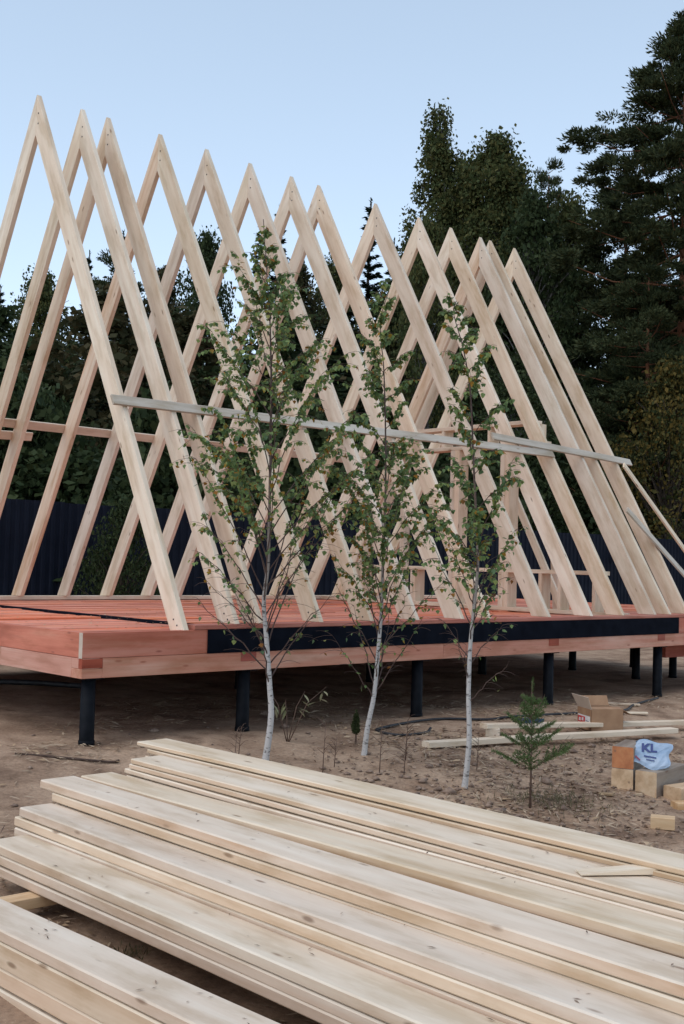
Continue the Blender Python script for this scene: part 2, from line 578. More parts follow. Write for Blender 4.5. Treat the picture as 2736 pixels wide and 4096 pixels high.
def gz(x, y):
    x = np.asarray(x, float); y = np.asarray(y, float)
    z = -0.88 - 0.075 * np.clip(-y - 0.1, 0, 3.2) - 0.012 * np.clip(x - 1, 0, 12) + ZO
    z = z + 0.05 * vnoise(x * 0.9 + 3, y * 0.9) + 0.022 * vnoise(x * 3.1, y * 3.1 + 9) + 0.014 * vnoise(x * 9.3, y * 9.3)
    lump = np.exp(-(((x - 1.9) / 1.5) ** 2 + ((y + 2.3) / 0.9) ** 2))
    z = z + lump * (0.03 * vnoise(x * 14, y * 14) + 0.02 * vnoise(x * 27, y * 27))
    z = z - 0.04 * np.exp(-(((x + 1.4) / 1.2) ** 2 + ((y + 4.5) / 2.6) ** 2))
    far = np.clip((np.hypot(x, y) - 25) / 60, 0, 1)
    return z + far * 1.2 * vnoise(x * 0.03, y * 0.03)


# ------------------------------------------------------------------ ground
def axis_coords(lo, hi, step, far):
    core = np.arange(lo, hi + step, step)
    out, s = [], step
    v = core[-1]
    while v < far:
        s *= 1.12
        v += s
        out.append(v)
    neg, s = [], step
    v = core[0]
    while v > -far:
        s *= 1.12
        v -= s
        neg.append(v)
    return np.array(neg[::-1] + list(core) + out)


gx = axis_coords(-3.5, 7.5, 0.035, 900)
gy = axis_coords(-6.0, 3.0, 0.035, 900)
GX, GY = np.meshgrid(gx, gy, indexing='ij')
GZ = gz(GX, GY)
nx, ny = GX.shape
ii = np.arange(nx * ny).reshape(nx, ny)
GF = np.stack([ii[:-1, :-1], ii[1:, :-1], ii[1:, 1:], ii[:-1, 1:]], -1).reshape(-1, 4)


def soil():
    m, nt, b = mat('sandy_soil', (0.18, 0.13, 0.1), 0.95, spec=0.15)
    L = nt.links
    tc = N(nt, 'ShaderNodeTexCoord')
    def noise(s, d=5, rough=0.6):
        n = N(nt, 'ShaderNodeTexNoise')
        n.inputs['Scale'].default_value = s
        n.inputs['Detail'].default_value = d
        n.inputs['Roughness'].default_value = rough
        L.new(tc.outputs['Object'], n.inputs['Vector'])
        return n
    a = noise(1.7, 7, 0.62)
    r1 = ramp(nt, [(0.30, (0.14, 0.085, 0.056)), (0.46, (0.30, 0.20, 0.135)), (0.60, (0.42, 0.295, 0.205)), (0.72, (0.22, 0.145, 0.10))])
    L.new(a.outputs[0], r1.inputs[0])
    f = noise(38, 6, 0.7)
    r2 = ramp(nt, [(0.3, (0.62, 0.60, 0.58)), (0.52, (1, 1, 1)), (0.75, (1.3, 1.27, 1.22))])
    L.new(f.outputs[0], r2.inputs[0])
    mu = N(nt, 'ShaderNodeMix', data_type='RGBA', blend_type='MULTIPLY')
    mu.inputs['Factor'].default_value = 0.85
    L.new(r1.outputs[0], mu.inputs['A'])
    L.new(r2.outputs[0], mu.inputs['B'])
    c = noise(110, 3, 0.6)
    r3 = ramp(nt, [(0.64, (0, 0, 0)), (0.72, (1, 1, 1))])
    L.new(c.outputs[0], r3.inputs[0])
    g = noise(2.2, 3)
    r4 = ramp(nt, [(0.42, (0, 0, 0)), (0.62, (0.8, 0.8, 0.8))])
    L.new(g.outputs[0], r4.inputs[0])
    ff = N(nt, 'ShaderNodeMath', operation='MULTIPLY')
    L.new(r3.outputs[0], ff.inputs[0])
    L.new(r4.outputs[0], ff.inputs[1])
    mx = N(nt, 'ShaderNodeMix', data_type='RGBA')
    mx.inputs['B'].default_value = (0.52, 0.42, 0.32, 1)
    L.new(ff.outputs[0], mx.inputs['Factor'])
    L.new(mu.outputs['Result'], mx.inputs['A'])
    L.new(mx.outputs['Result'], b.inputs['Base Color'])
    bp = N(nt, 'ShaderNodeBump')
    bp.inputs['Strength'].default_value = 0.5
    bp.inputs['Distance'].default_value = 0.012
    L.new(f.outputs[0], bp.inputs['Height'])
    L.new(bp.outputs[0], b.inputs['Normal'])
    return m


ground = link('ground', np_mesh('ground', np.stack([GX, GY, GZ], -1).reshape(-1, 3), GF, [soil()], smooth=True))
tag(ground, 'bare brown sandy soil strewn with straw and wood shavings', kind='structure')

# ------------------------------------------------------------------ the house frame
W, H = 5.578, 4.989
XE = 11.6                                            # right end of the deck
house = empty('timber_house_frame', (0, 0, 0))
tag(house, 'unfinished A-frame house of pale rafters standing on a red timber deck on black piles', 'house frame')
def Z(z): return z + ZO

# deck: rim, header, planks, sole plates
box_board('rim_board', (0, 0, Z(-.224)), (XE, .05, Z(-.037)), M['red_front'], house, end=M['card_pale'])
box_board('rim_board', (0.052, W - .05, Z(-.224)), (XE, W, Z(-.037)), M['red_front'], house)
hd = box_board('header_board', (0.004, .051, Z(-.223)), (.05, 2.7, Z(-.037)), M['red'], house)
box_board('header_board', (0.005, 2.702, Z(-.223)), (.05, W, Z(-.038)), M['red'], house)
box_board('header_board', (XE - .05, .051, Z(-.223)), (XE, W - .051, Z(-.037)), M['red'], house)
y = 0.055
k = 0
while y < W - 0.2:
    wd = 0.145
    cut = [0.053, 1.28, 1.34] + sorted(random.uniform(2.2, 11.0) for _ in range(3)) + [XE - .053]
    for a, b in zip(cut, cut[1:]):
        if b - a < 0.1:
            continue
        dz = random.uniform(-.012, .004)
        box_board('floor_board', (a + .002, y, Z(-.085 + dz)), (b - .002, y + wd - random.uniform(.004, .012), Z(-.040 + dz)), M['red'], house)
    y += 0.15
box_board('membrane_strip', (1.285, .3, Z(-.078)), (1.335, W - .2, Z(-.022)), M['membrane'], house)
box_board('light_block_sheet', (.055, .055, Z(-.21)), (XE - .055, W - .055, Z(-.19)), M['red_dark'], house)  # unseen sheet added to block light so the space below stays dark
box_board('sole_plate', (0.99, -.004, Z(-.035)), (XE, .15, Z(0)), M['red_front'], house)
box_board('sole_plate', (0.9, W - .16, Z(-.034)), (XE, W, Z(.012)), M['pine'], house)
# black waterproof sheet on the long rim
bm = bmesh.new()
n = 60
vs = []
for i in range(n + 1):
    x = 1.113 + (8.089 - 1.113) * i / n
    w1 = 0.0015 * math.sin(i * 1.3) + 0.001 * math.sin(i * 3.1)
    vs.append([bm.verts.new((x, yy, Z(zz))) for yy, zz in ((-.001, -.037), (-.0065 + w1, -.0375), (-.0075 - w1, -.13), (-.0065 + w1 * .5, -.2235), (-.001, -.224))])
for p, q in zip(vs, vs[1:]):
    for j in range(4):
        bm.faces.new((p[j], p[j + 1], q[j + 1], q[j]))
bm_obj('black_membrane', bm, M['membrane'], house)


def boxes_mesh(name, boxes, m, parent):
    bm = bmesh.new()
    d0 = [b - a for a, b in zip(*boxes[0])]
    turn = d0[1] > d0[0]                       # beams along y get their grain along y
    for lo, hi in boxes:
        mt = Matrix.Translation([(a + b) / 2 for a, b in zip(lo, hi)]) @ Matrix.Diagonal([b - a for a, b in zip(lo, hi)] + [1])
        bmesh.ops.create_cube(bm, size=1, matrix=mt)
    bmesh.ops.bevel(bm, geom=list(bm.edges), offset=.003, segments=1, affect='EDGES')
    if turn:
        rot = Matrix.Rotation(R(90), 4, 'Z')
        bmesh.ops.transform(bm, matrix=rot.inverted(), verts=bm.verts)
        return bm_obj(name, bm, m, parent, rot)
    return bm_obj(name, bm, m, parent)


# lower beams, half-lapped at the corner
BT, BM_, BB = Z(-.226), Z(-.300), Z(-.371)
boxes_mesh('beam', [((.175, 0.002, BB), (3.9, .15, BT)), ((0.001, 0.002, BB), (.174, .15, BM_ - .001))], M['red_pale'], house)
boxes_mesh('beam', [((3.902, 0.003, BB), (XE, .15, BT))], M['red_pale'], house)
boxes_mesh('beam', [((0.002, .152, BB), (.15, 1.26, BT)), ((0.002, 0.0, BM_), (.15, .152, BT))], M['red_pale'], house)
boxes_mesh('beam', [((0.003, 1.262, BB), (.15, W, BT))], M['red_pale'], house)
boxes_mesh('beam', [((.155, W - .15, BB), (XE, W, BT))], M['red_pale'], house)
boxes_mesh('beam', [((.155, W / 2 - .075, BB), (XE, W / 2 + .075, BT))], M['red_pale'], house)
box_board('beam_end', (0.0015, -.0008, BM_ + .002), (.172, .05, BT - .001), M['red_dark'], house)
for x0, x1 in ((1.46, 1.616), (5.55, 5.72), (7.643, 7.795)):
    boxes_mesh('beam', [((x0 + .01, .155, BB + .002), (x1 - .01, W - .155, BT - .002))], M['red_pale'], house)
    box_board('beam_end', (x0, -.0015, BM_), (x1, .06, BT - .002), M['red_dark'], house, axis=0)

# piles
def pile(x, yv):
    g = float(gz(x, yv))
    bm = bmesh.new()
    tube(bm, [(0, 0, -.3), (0, 0, .02), (0, 0, BB - g - .012)], [.056, .0555, .0535], 20)
    o = bm_obj('pile', bm, M['pile'], house, Matrix.Translation((x, yv, g)))
    bm = bmesh.new()
    mt = Matrix.Translation((0, 0, BB - g - .006)) @ Matrix.Diagonal((.16, .16, .011, 1))
    bmesh.ops.create_cube(bm, size=1, matrix=mt)
    c = bm_obj('pile_cap', bm, M['pile'])
    c.parent = o
    bm = bmesh.new()
    tube(bm, [(0, 0, .0), (0, 0, .035)], [.0615, .060], 20)
    c = bm_obj('collar', bm, M['pile'])
    c.parent = o
for x in (.12, 1.57, 3.65, 5.68, 7.80, 9.85, 11.45):
    for yv in (.10, W / 2, W - .1):
        if not (x < 2 and .2 < yv < 5 or x < 1 and yv > .2):
            pile(x, yv)
pile(9.60, 1.55)
pile(10.5, 1.52)
boxes_mesh('beam', [((8.55, .45, Z(-.57)), (XE, .60, Z(-.374)))], M['red_dark'], house)

# rafters
XA = [.955, 1.436, 1.732, 2.365, 2.970, 3.575, 4.187, 4.614, 5.564, 6.350, 6.965, 7.570, 7.777, 8.306]
XN = [.917, 1.413, 1.665, 2.329, 2.940, 3.539, 4.173, 4.581, 5.555, 6.313, 6.934, 7.585, 7.908, 8.314]
XF = [.95, 1.43, 1.72, 2.318, 2.936, 3.546, 4.161, 4.61, 5.56, 6.34, 6.96, 7.57, 7.80, 8.31]
RW, RT = 0.195, 0.05
TH = math.atan2(H, W / 2)


def rafter(xf, xa, far, m, z0=0.0, y0=0.0, lift=0.0):
    """foot (xf, 0, z0) to apex (xa, W/2, H); far ones lean the other way"""
    h = H + lift
    s = -1 if far else 1
    F0 = Vector((xf, W if far else 0.0, Z(0)))
    A = Vector((xa, W / 2, Z(h)))
    x = (A - F0).normalized()
    yv = Vector((1, 0, 0))
    yv = (yv - x * yv.dot(x)).normalized()
    z = x.cross(yv) * s * -1
    # outward normal: -Y for the near legs
    if z.y * s > 0:
        z = -z
    yv = z.cross(x)
    L = (A - F0).length
    def loc(Yd, Zd):       # distance from outer foot measured in the frame plane (Yd inward, Zd up) to local x, z
        c, sn = math.cos(TH), math.sin(TH)
        return Yd * c + Zd * sn, -Yd * sn + Zd * c
    y_in = RW / math.sin(TH)
    pts = [loc(y0, z0), loc(y_in + z0 / math.tan(TH), z0), loc(W / 2 - .0006, h - RW / math.cos(TH)), loc(W / 2 - .0006, h)]
    if y0:
        pts.insert(0, loc(y0 * 0 + z0 / math.tan(TH), z0)) if False else None
    bm = bmesh.new()
    a = [bm.verts.new((p, -RT / 2, q)) for p, q in pts]
    b = [bm.verts.new((p, RT / 2, q)) for p, q in pts]
    bm.faces.new(a)
    bm.faces.new(list(reversed(b)))
    for i in range(4):
        j = (i + 1) % 4
        bm.faces.new((a[j], a[i], b[i], b[j]))
    bmesh.ops.recalc_face_normals(bm, faces=bm.faces)
    bmesh.ops.bevel(bm, geom=list(bm.edges), offset=.003, segments=1, affect='EDGES')
    mw = Matrix(((x.x, yv.x, z.x, F0.x), (x.y, yv.y, z.y, F0.y), (x.z, yv.z, z.z, F0.z), (0, 0, 0, 1)))
    return bm_obj('rafter', bm, m, house, mw)


for i in range(14):
    near = rafter(XN[i], XA[i], False, M['pine'], z0=-.05 if i == 0 else 0.002)
    farm = M['pine_orange'] if i in (3, 11) else M['pine']
    far = rafter(XF[i], XA[i], True, farm, z0=0.014)
    if i == 0:
        near['label'] = 'nearest pale rafter whose foot overhangs the deck edge'
    if i == 3:
        far['label'] = 'orange toned far rafter'
    for q in range(2):                     # nail heads at the foot and at the ridge
        for (yy, zz) in ((.10 + .05 * q, .035 + .045 * q), (W / 2 - .05, H - .20 - .10 * q)):
            if i > 4 and zz < 1:
                continue
            bmn = bmesh.new()
            xx = XN[i] + (XA[i] - XN[i]) * zz / H
            bmesh.ops.create_cube(bmn, size=1, matrix=Matrix.Translation((xx - RT / 2 - .0015, yy, Z(zz - (.04 if i == 0 and zz < 1 else 0)))) @ Matrix.Diagonal((.004, .012, .012, 1)))
            bm_obj('nail', bmn, M['steel'], house)

# battens
def slope_pt(x, z, near=True, off=0.0):
    """point on the outer face of the near (or far) slope at height z above the sole plate"""
    yv = z / H * (W / 2)
    n = Vector((0, -math.sin(TH), math.cos(TH)))
    p = Vector((x, yv, Z(z))) + n * off
    if not near:
        p.y = W - p.y
    return p
nN = Vector((0, -math.sin(TH), math.cos(TH)))
nF = Vector((0, math.sin(TH), math.cos(TH)))
b1 = board('batten', slope_pt(.80, 1.835, off=.014), slope_pt(6.95, 1.885, off=.014), .095, .025, M['weathered'], house, up=nN, bend=.004, seg=8)
b1['label'] = 'long grey batten nailed across the near rafters'
b2 = board('batten', slope_pt(5.85, 1.985, off=.040), slope_pt(8.62, 1.905, off=.016), .095, .025, M['weathered'], house, up=nN, bend=.002, seg=4)
b2['label'] = 'shorter grey batten overlapping the long one at the right'
board('batten', slope_pt(.7, 1.96, False, .014), slope_pt(7.4, 1.96, False, .014), .10, .025, M['pine'], house, up=nF, bend=.004, seg=6)
board('batten', slope_pt(.7, 1.80, False, .014), slope_pt(1.95, 1.84, False, .014), .10, .025, M['pine'], house, up=nF)
# raking props at the right end
board('raking_prop', (8.36, .98, Z(1.86)), (10.9, .30, Z(-.75)), .10, .025, M['pine'], house, up=(0.3, -1, .3))
board('raking_prop', (7.90, .62, Z(1.26)), (10.0, -.35, Z(-.9)), .10, .025, M['weathered'], house, up=(0.3, -1, .3))

# gable wall across the deck near the right end
GW = 7.16
def inner_y(z, far=False, pad=0.0):
    yv = (z / H) * W / 2 + RW / math.sin(TH) + pad
    return W - yv if far else yv
box_board('bottom_plate', (GW, .2, Z(-.035)), (GW + .19, W - .2, Z(.012)), M['pine'], house)
box_board('sill_rail', (GW, inner_y(.46), Z(.445)), (GW + .19, W - inner_y(.46), Z(.492)), M['pine'], house)
box_board('upper_rail', (GW, inner_y(2.05), Z(2.04)), (GW + .19, W - inner_y(2.05), Z(2.09)), M['pine'], house)
box_board('upper_rail', (GW, inner_y(2.32), Z(2.31)), (GW + .19, W - inner_y(2.32), Z(2.36)), M['pine'], house)
for ys in (.55, 1.05, 1.34, 3.47, 3.52, 3.95, 4.5):
    box_board('stud', (GW + .001, ys, Z(.0125)), (GW + .189, ys + .048, Z(.4445)), M['pine'], house)
for y0_, y1_ in ((1.87, 2.03), (2.72, 2.88)):
    for q in range(2):
        box_board('post', (GW + .001 + q * .002, y0_ + q * .08, Z(.0125)), (GW + .189, y0_ + .078 + q * .08, Z(2.039)), M['pine'], house)
box_board('post', (GW + .20, 3.9, Z(.0)), (GW + .32, 3.98, Z(2.039)), M['pine'], house)
for ys in (1.45, 2.2, 3.0, 3.8):
    box_board('stud', (GW + .001, ys, Z(2.091)), (GW + .189, ys + .048, Z(2.309)), M['pine'], house)
# loose diagonal braces behind the wall
board('raking_prop', (8.0, 2.52, Z(1.58)), (8.0, 1.63, Z(-.03)), .10, .04, M['pine'], house, up=(1, 0, 0))
board('raking_prop', (8.3, 2.02, Z(.90)), (8.3, 1.95, Z(-.03)), .10, .04, M['pine'], house, up=(1, 0, 0))

# ------------------------------------------------------------------ sawn lumber in the foreground
def lumber(x0, x1, zt, t, yfar, m, label, near=-8.0, dz=0.0, bend=0.003, yaw=0.0, group='sawn boards in the foreground lumber pile'):
    """board lying along y; x0..x1 its width, zt the height of its top, dz the rise of its far end"""
    xc = (x0 + x1) / 2
    p0 = Vector((xc, yfar, Z(zt - t / 2 + dz)))
    p1 = Vector((xc + yaw, near, Z(zt - t / 2)))
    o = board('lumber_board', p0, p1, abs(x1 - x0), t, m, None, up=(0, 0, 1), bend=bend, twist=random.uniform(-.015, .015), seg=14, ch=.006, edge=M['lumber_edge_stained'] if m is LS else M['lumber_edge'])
    return tag(o, label, 'board', group)


LM, LS = M['lumber'], M['lumber_stained']
ordn = ['topmost', 'second from the top', 'third from the top', 'fourth from the top', 'fifth from the top', 'sixth from the top', 'seventh from the top']
BUR = 'pale sawn board buried under other boards of the lumber pile'
def column(where, x0, x1, tops, ts, yf, mats=None, vis=3, dzs=None, near=-8.0, yaw=0.0):
    for i, (zt, t) in enumerate(zip(tops, ts)):
        jit = 0 if i == 0 else random.uniform(-.004, .004)
        m = (mats or {}).get(i, LM)
        lab = f'pale sawn board, {ordn[i]} in {where}' if i < vis else BUR
        dz = (dzs or {}).get(i, 0.0)
        lumber(x0 + jit, x1 + jit, zt, t - .0045, yf[min(i, len(yf) - 1)] + (0 if i < len(yf) else random.uniform(-.1, .02)), m, lab, near=near, dz=dz, yaw=yaw)


def down(top, t, n): return [top - i * t for i in range(n)], [t] * n
# E: nearest stack, left of the dark gap
a, b = [-.870, -.9195, -1.0175, -1.0875], [.0495, .098, .07, .055]
column('the stack nearest the camera', -2.335, -2.135, a, b, [-2.9, -2.95, -2.9, -2.85], vis=4, yaw=.185)
# D: low row edging the gap
a, b = down(-.836, .0495, 3)
column('the low row edging the dark gap', -1.80, -1.597, a, b, [-2.25, -2.3, -2.27], vis=3)
# C
a, b = down(-.727, .0500, 5)
column('the row stepping up behind the low row', -1.588, -1.408, a, b, [-2.141, -2.10, -2.105], vis=2)
# B
a, b = down(-.632, .0480, 7)
column('the middle row with an orange stained edge', -1.403, -1.205, a, b, [-2.008, -2.13, -2.15], vis=2, mats={0: LS})
# F
a, b = down(-.588, .0490, 8)
column('the row behind the orange stained board', -1.180, -.985, a, b, [-2.03, -2.1, -2.08], vis=1, dzs={0: -.038, 1: -.038, 2: -.03, 3: -.02, 4: -.015, 5: -.01})
# H: thin boards
a, b = [-.545, -.575, -.605, -.635] + [-.665 - .05 * i for i in range(7)], [.03] * 4 + [.05] * 7
column('the thin row before the rearmost row', -.962, -.764, a, b, [-2.164, -2.147, -2.106, -2.12, -2.1], vis=2)
# G: rearmost thin boards
a, b = [-.488, -.515, -.542, -.569] + [-.596 - .05 * i for i in range(8)], [.027] * 4 + [.05] * 8
column('the rearmost row beside the birches', -.752, -.550, a, b, [-1.897, -2.0, -2.02, -1.98], vis=2, dzs={0: -.02, 1: -.02})
# bearers under the pile
for yb in (-2.7, -5.2, -7.5):
    z1 = -.836 - 3 * .0495
    o = board('bearer', (-2.02, yb, Z(z1 - .027)), (-.45, yb - .02, Z(z1 - .027)), .10, .05, M['block'])
    tag(o, 'short bearer crossing the dark gap at the left between the stacks' if yb == -2.7 else 'bearer hidden beneath the big lumber pile', 'bearer', 'bearers under the lumber pile')
    o = board('bearer', (-2.42, yb - .2, Z(-1.1425 - .021)), (-2.04, yb - .21, Z(-1.1425 - .021)), .10, .04, M['block'])
    tag(o, 'short bearer hidden under the stack nearest the camera', 'bearer', 'bearers under the nearest stack')
# a wedge-shaped offcut lying on the pile
bm = bmesh.new()
pts = [(0, -.045), (.0, .02), (.28, .045), (.28, -.03)]
lo = [bm.verts.new((x, yv, 0)) for x, yv in pts]
hi = [bm.verts.new((x, yv, .004 if x == 0 else .022)) for x, yv in pts]
bm.faces.new(list(reversed(lo)))
bm.faces.new(hi)
for i in range(4):
    bm.faces.new((lo[i], lo[(i + 1) % 4], hi[(i + 1) % 4], hi[i]))
o = bm_obj('wood_offcut', bm, M['pine'], None, Matrix.Translation((-.94, -5.0, Z(-.543))) @ Matrix.Rotation(R(-38), 4, 'Z'))
tag(o, 'small wedge shaped offcut lying on top of the lumber pile', 'offcut')


# ------------------------------------------------------------------ young birches in front of the deck
def leaf_mesh(m, name='leaf'):
    """rhombic birch leaf hanging along -z from its stalk, slightly folded, about 1 long (unit size)"""
    V = [(0, 0, 0), (.0, .0, -.2), (.44, .06, -.45), (.30, .09, -.76), (0, .02, -1.15), (-.30, .09, -.76), (-.44, .06, -.45), (0, 0, -.62)]
    F = [(1, 2, 7), (2, 3, 7), (3, 4, 7), (4, 5, 7), (5, 6, 7), (6, 1, 7)]
    V += [(.02, 0, 0)]
    F += [(0, 8, 1)]
    me = bpy.data.meshes.new(name)
    me.from_pydata(V, [], F)
    me.materials.append(m)
    me.update()
    return me


LEAF_G, LEAF_Y = leaf_mesh(M['leaf']), leaf_mesh(M['leaf_yellow'])
LV = np.array([v.co[:] for v in LEAF_G.vertices])
LF = [tuple(p.vertices) for p in LEAF_G.polygons]


def young_birch(path, r0, env, nb, seed, label, extra=(), lo=0.16, thick=1.0):
    """path: trunk points; env(t) crown radius at height fraction t"""
    rr = random.Random(seed)
    base = Vector(path[0]); base.z += ZO
    gzb = float(gz(base.x, base.y))
    base.z = gzb
    root = empty('birch_sapling', base)
    tag(root, label, 'birch tree', 'young birches in front of the deck')
    P = [Vector((p[0], p[1], p[2] + ZO)) - base for p in path]
    P[0] = Vector((0, 0, -.06))
    P = smooth_path(P, 6)
    n = len(P)
    hgt = P[-1].z
    rad = [max(.0030, r0 * (1 - (i / (n - 1)) ** 0.75 * .95)) for i in range(n)]
    rad[0] *= 1.35; rad[1] *= 1.15
    tube_obj('trunk', P, rad, M['birch_bark'], root, 10)
    leaves = []                      # (pos, yaw, tilt, size, yellow)
    def at_t(t):
        f = t * (n - 1)
        i = min(int(f), n - 2)
        return P[i].lerp(P[i + 1], f - i)
    az = rr.uniform(0, 6.28)
    for q in range(nb):
        t = lo + (0.985 - lo) * (q + rr.random() * .8) / nb
        az += 2.4 + rr.uniform(-.5, .5)
        p0 = at_t(t)
        Lb = env(t) * rr.uniform(.7, 1.25)
        if Lb < .05:
            continue
        el = R(rr.uniform(46, 66))
        d = Vector((math.cos(az) * math.cos(el), math.sin(az) * math.cos(el), math.sin(el)))
        out = Vector((math.cos(az), math.sin(az), 0))
        side = Vector((-out.y, out.x, 0)) * rr.uniform(-.25, .25)
        L3 = Lb / math.cos(el)
        pts = []
        ns = 9
        for s in range(ns):
            u = s / (ns - 1)
            pts.append(p0 + d * (L3 * u) + side * (Lb * u * u) + Vector((0, 0, -1)) * (L3 * (.06 if t < .42 else .16) * u * u) +
                       Vector((rr.uniform(-1, 1), rr.uniform(-1, 1), rr.uniform(-1, 1))) * .012 * (u > 0) )
        bm = bmesh.new()
        rb = max(.0022, r0 * .26 * (1 - t * .55))
        tube(bm, pts, [rb * (1 - .75 * s / (ns - 1)) for s in range(ns)], 5, False)
        # drooping twigs
        twigs = [(pts, .35)]
        for s in range(2, ns):
            for _ in range(rr.choice((1, 2, 2))):
                a2 = az + rr.uniform(-1.3, 1.3)
                tl = Lb * rr.uniform(.18, .42) + .03
                q0 = pts[s]
                e2 = rr.uniform(.1, 1.2)
                dd = Vector((math.cos(a2), math.sin(a2), e2)).normalized()
                tp = [q0 + dd * (tl * u) + Vector((0, 0, -.40 * tl * u * u)) for u in (0, .33, .66, 1)]
                tube(bm, tp, [.0022, .0018, .0014, .001], 3, False)
                twigs.append((tp, .0))
        bm_obj('branch', bm, M['twig'], root)
        # fewer leaves low down
        dens = min(1.0, max(.09, (t - .24) / .2))
        for tp, st in twigs:
            ln = sum((b - a).length for a, b in zip(tp, tp[1:]))
            k = int(ln / .0125 * thick * dens * rr.uniform(.5, 1.15))
            for _ in range(k):
                u = st + (1 - st) * rr.random()
                f = u * (len(tp) - 1)
                i = min(int(f), len(tp) - 2)
                pos = tp[i].lerp(tp[i + 1], f - i)
                yel = rr.random() < (.14 if t < .5 else .08)
                leaves.append((pos, rr.uniform(0, 6.28), rr.gauss(0, .7), rr.uniform(.026, .044), yel))
    for t in [x / 40 for x in range(20, 40)]:          # a few leaves right at the leader
        for _ in range(2):
            leaves.append((at_t(t) + Vector((rr.uniform(-.03, .03), rr.uniform(-.03, .03), 0)), rr.uniform(0, 6.28), rr.gauss(0, .5), rr.uniform(.03, .05), rr.random() < .08))
    for e in extra:
        leaves.append(e)
    leaves.sort(key=lambda l: -l[3])
    def mtx(l):
        pos, ya, ti, sz, _ = l
        return Matrix.Translation(pos) @ Matrix.Rotation(ya, 4, 'Z') @ Matrix.Rotation(ti, 4, 'X') @ Matrix.Rotation(ti * .6, 4, 'Y') @ Matrix.Scale(sz, 4)
    for l in leaves[:300]:
        o = bpy.data.objects.new('leaf', LEAF_Y if l[4] else LEAF_G)
        COL.objects.link(o)
        o.parent = root
        o.matrix_basis = mtx(l)
    V, F, I = [], [], []
    for l in leaves[300:]:
        mt = np.array(mtx(l))
        b0 = len(V)
        V.extend((LV @ mt[:3, :3].T + mt[:3, 3]).tolist())
        F.extend([tuple(b0 + x for x in f) for f in LF])
        I.extend([1 if l[4] else 0] * len(LF))
    if V:
        me = bpy.data.meshes.new('foliage')
        me.from_pydata(V, [], F)
        me.materials.append(M['leaf']); me.materials.append(M['leaf_yellow'])
        me.polygons.foreach_set('material_index', I)
        me.update()
        o = link('foliage', me, root)
        o['kind'] = 'stuff'
    return root


def env_from(table):
    xs, ys = zip(*table)
    return lambda t: float(np.interp(t, xs, ys))


T1 = [(1.025, -0.856, -0.937), (1.048, -0.894, -0.634), (1.029, -0.891, -0.381), (1.001, -0.882, -0.096), (0.969, -0.871, 0.221), (0.978, -0.894, 0.475), (0.97, -0.904, 0.792), (0.954, -0.917, 1.268), (0.936, -0.927, 1.744), (0.913, -0.928, 2.124), (0.894, -0.925, 2.378), (0.862, -0.913, 2.694), (0.833, -0.904, 3.002)]
T2 = [(1.863, -1.032, -0.96), (1.875, -1.055, -0.743), (1.901, -1.095, -0.474), (1.908, -1.122, -0.106), (1.911, -1.142, 0.195), (1.9, -1.154, 0.562), (1.892, -1.171, 0.996), (1.87, -1.179, 1.497), (1.836, -1.177, 1.997), (1.799, -1.163, 2.363), (1.838, -1.214, 2.625)]
T3 = [(1.813, -2.091, -1.039), (1.824, -2.12, -0.698), (1.805, -2.122, -0.365), (1.798, -2.135, -0.031), (1.804, -2.154, 0.212), (1.81, -2.177, 0.516), (1.788, -2.175, 0.819), (1.751, -2.166, 1.273), (1.714, -2.157, 1.728), (1.663, -2.128, 2.03), (1.603, -2.086, 2.27), (1.612, -2.099, 2.362)]
young_birch(T1, .027, env_from([(0, .3), (.2, .46), (.32, .70), (.45, .70), (.6, .52), (.72, .30), (.85, .12), (.93, .06), (1, .04)]), 64, 3,
            'leftmost and tallest young birch, its bushy crown over the brace board')
young_birch(T2, .024, env_from([(0, .24), (.2, .36), (.35, .44), (.5, .41), (.65, .27), (.8, .15), (.92, .07), (1, .04)]), 48, 5,
            'middle young birch with a leaning white lower trunk', thick=1.3)
young_birch(T3, .022, env_from([(0, .15), (.2, .26), (.32, .32), (.5, .26), (.65, .19), (.8, .10), (.92, .06), (1, .04)]), 40, 9,
            'rightmost young birch, its thin trunk beside the little spruce', thick=1.15)

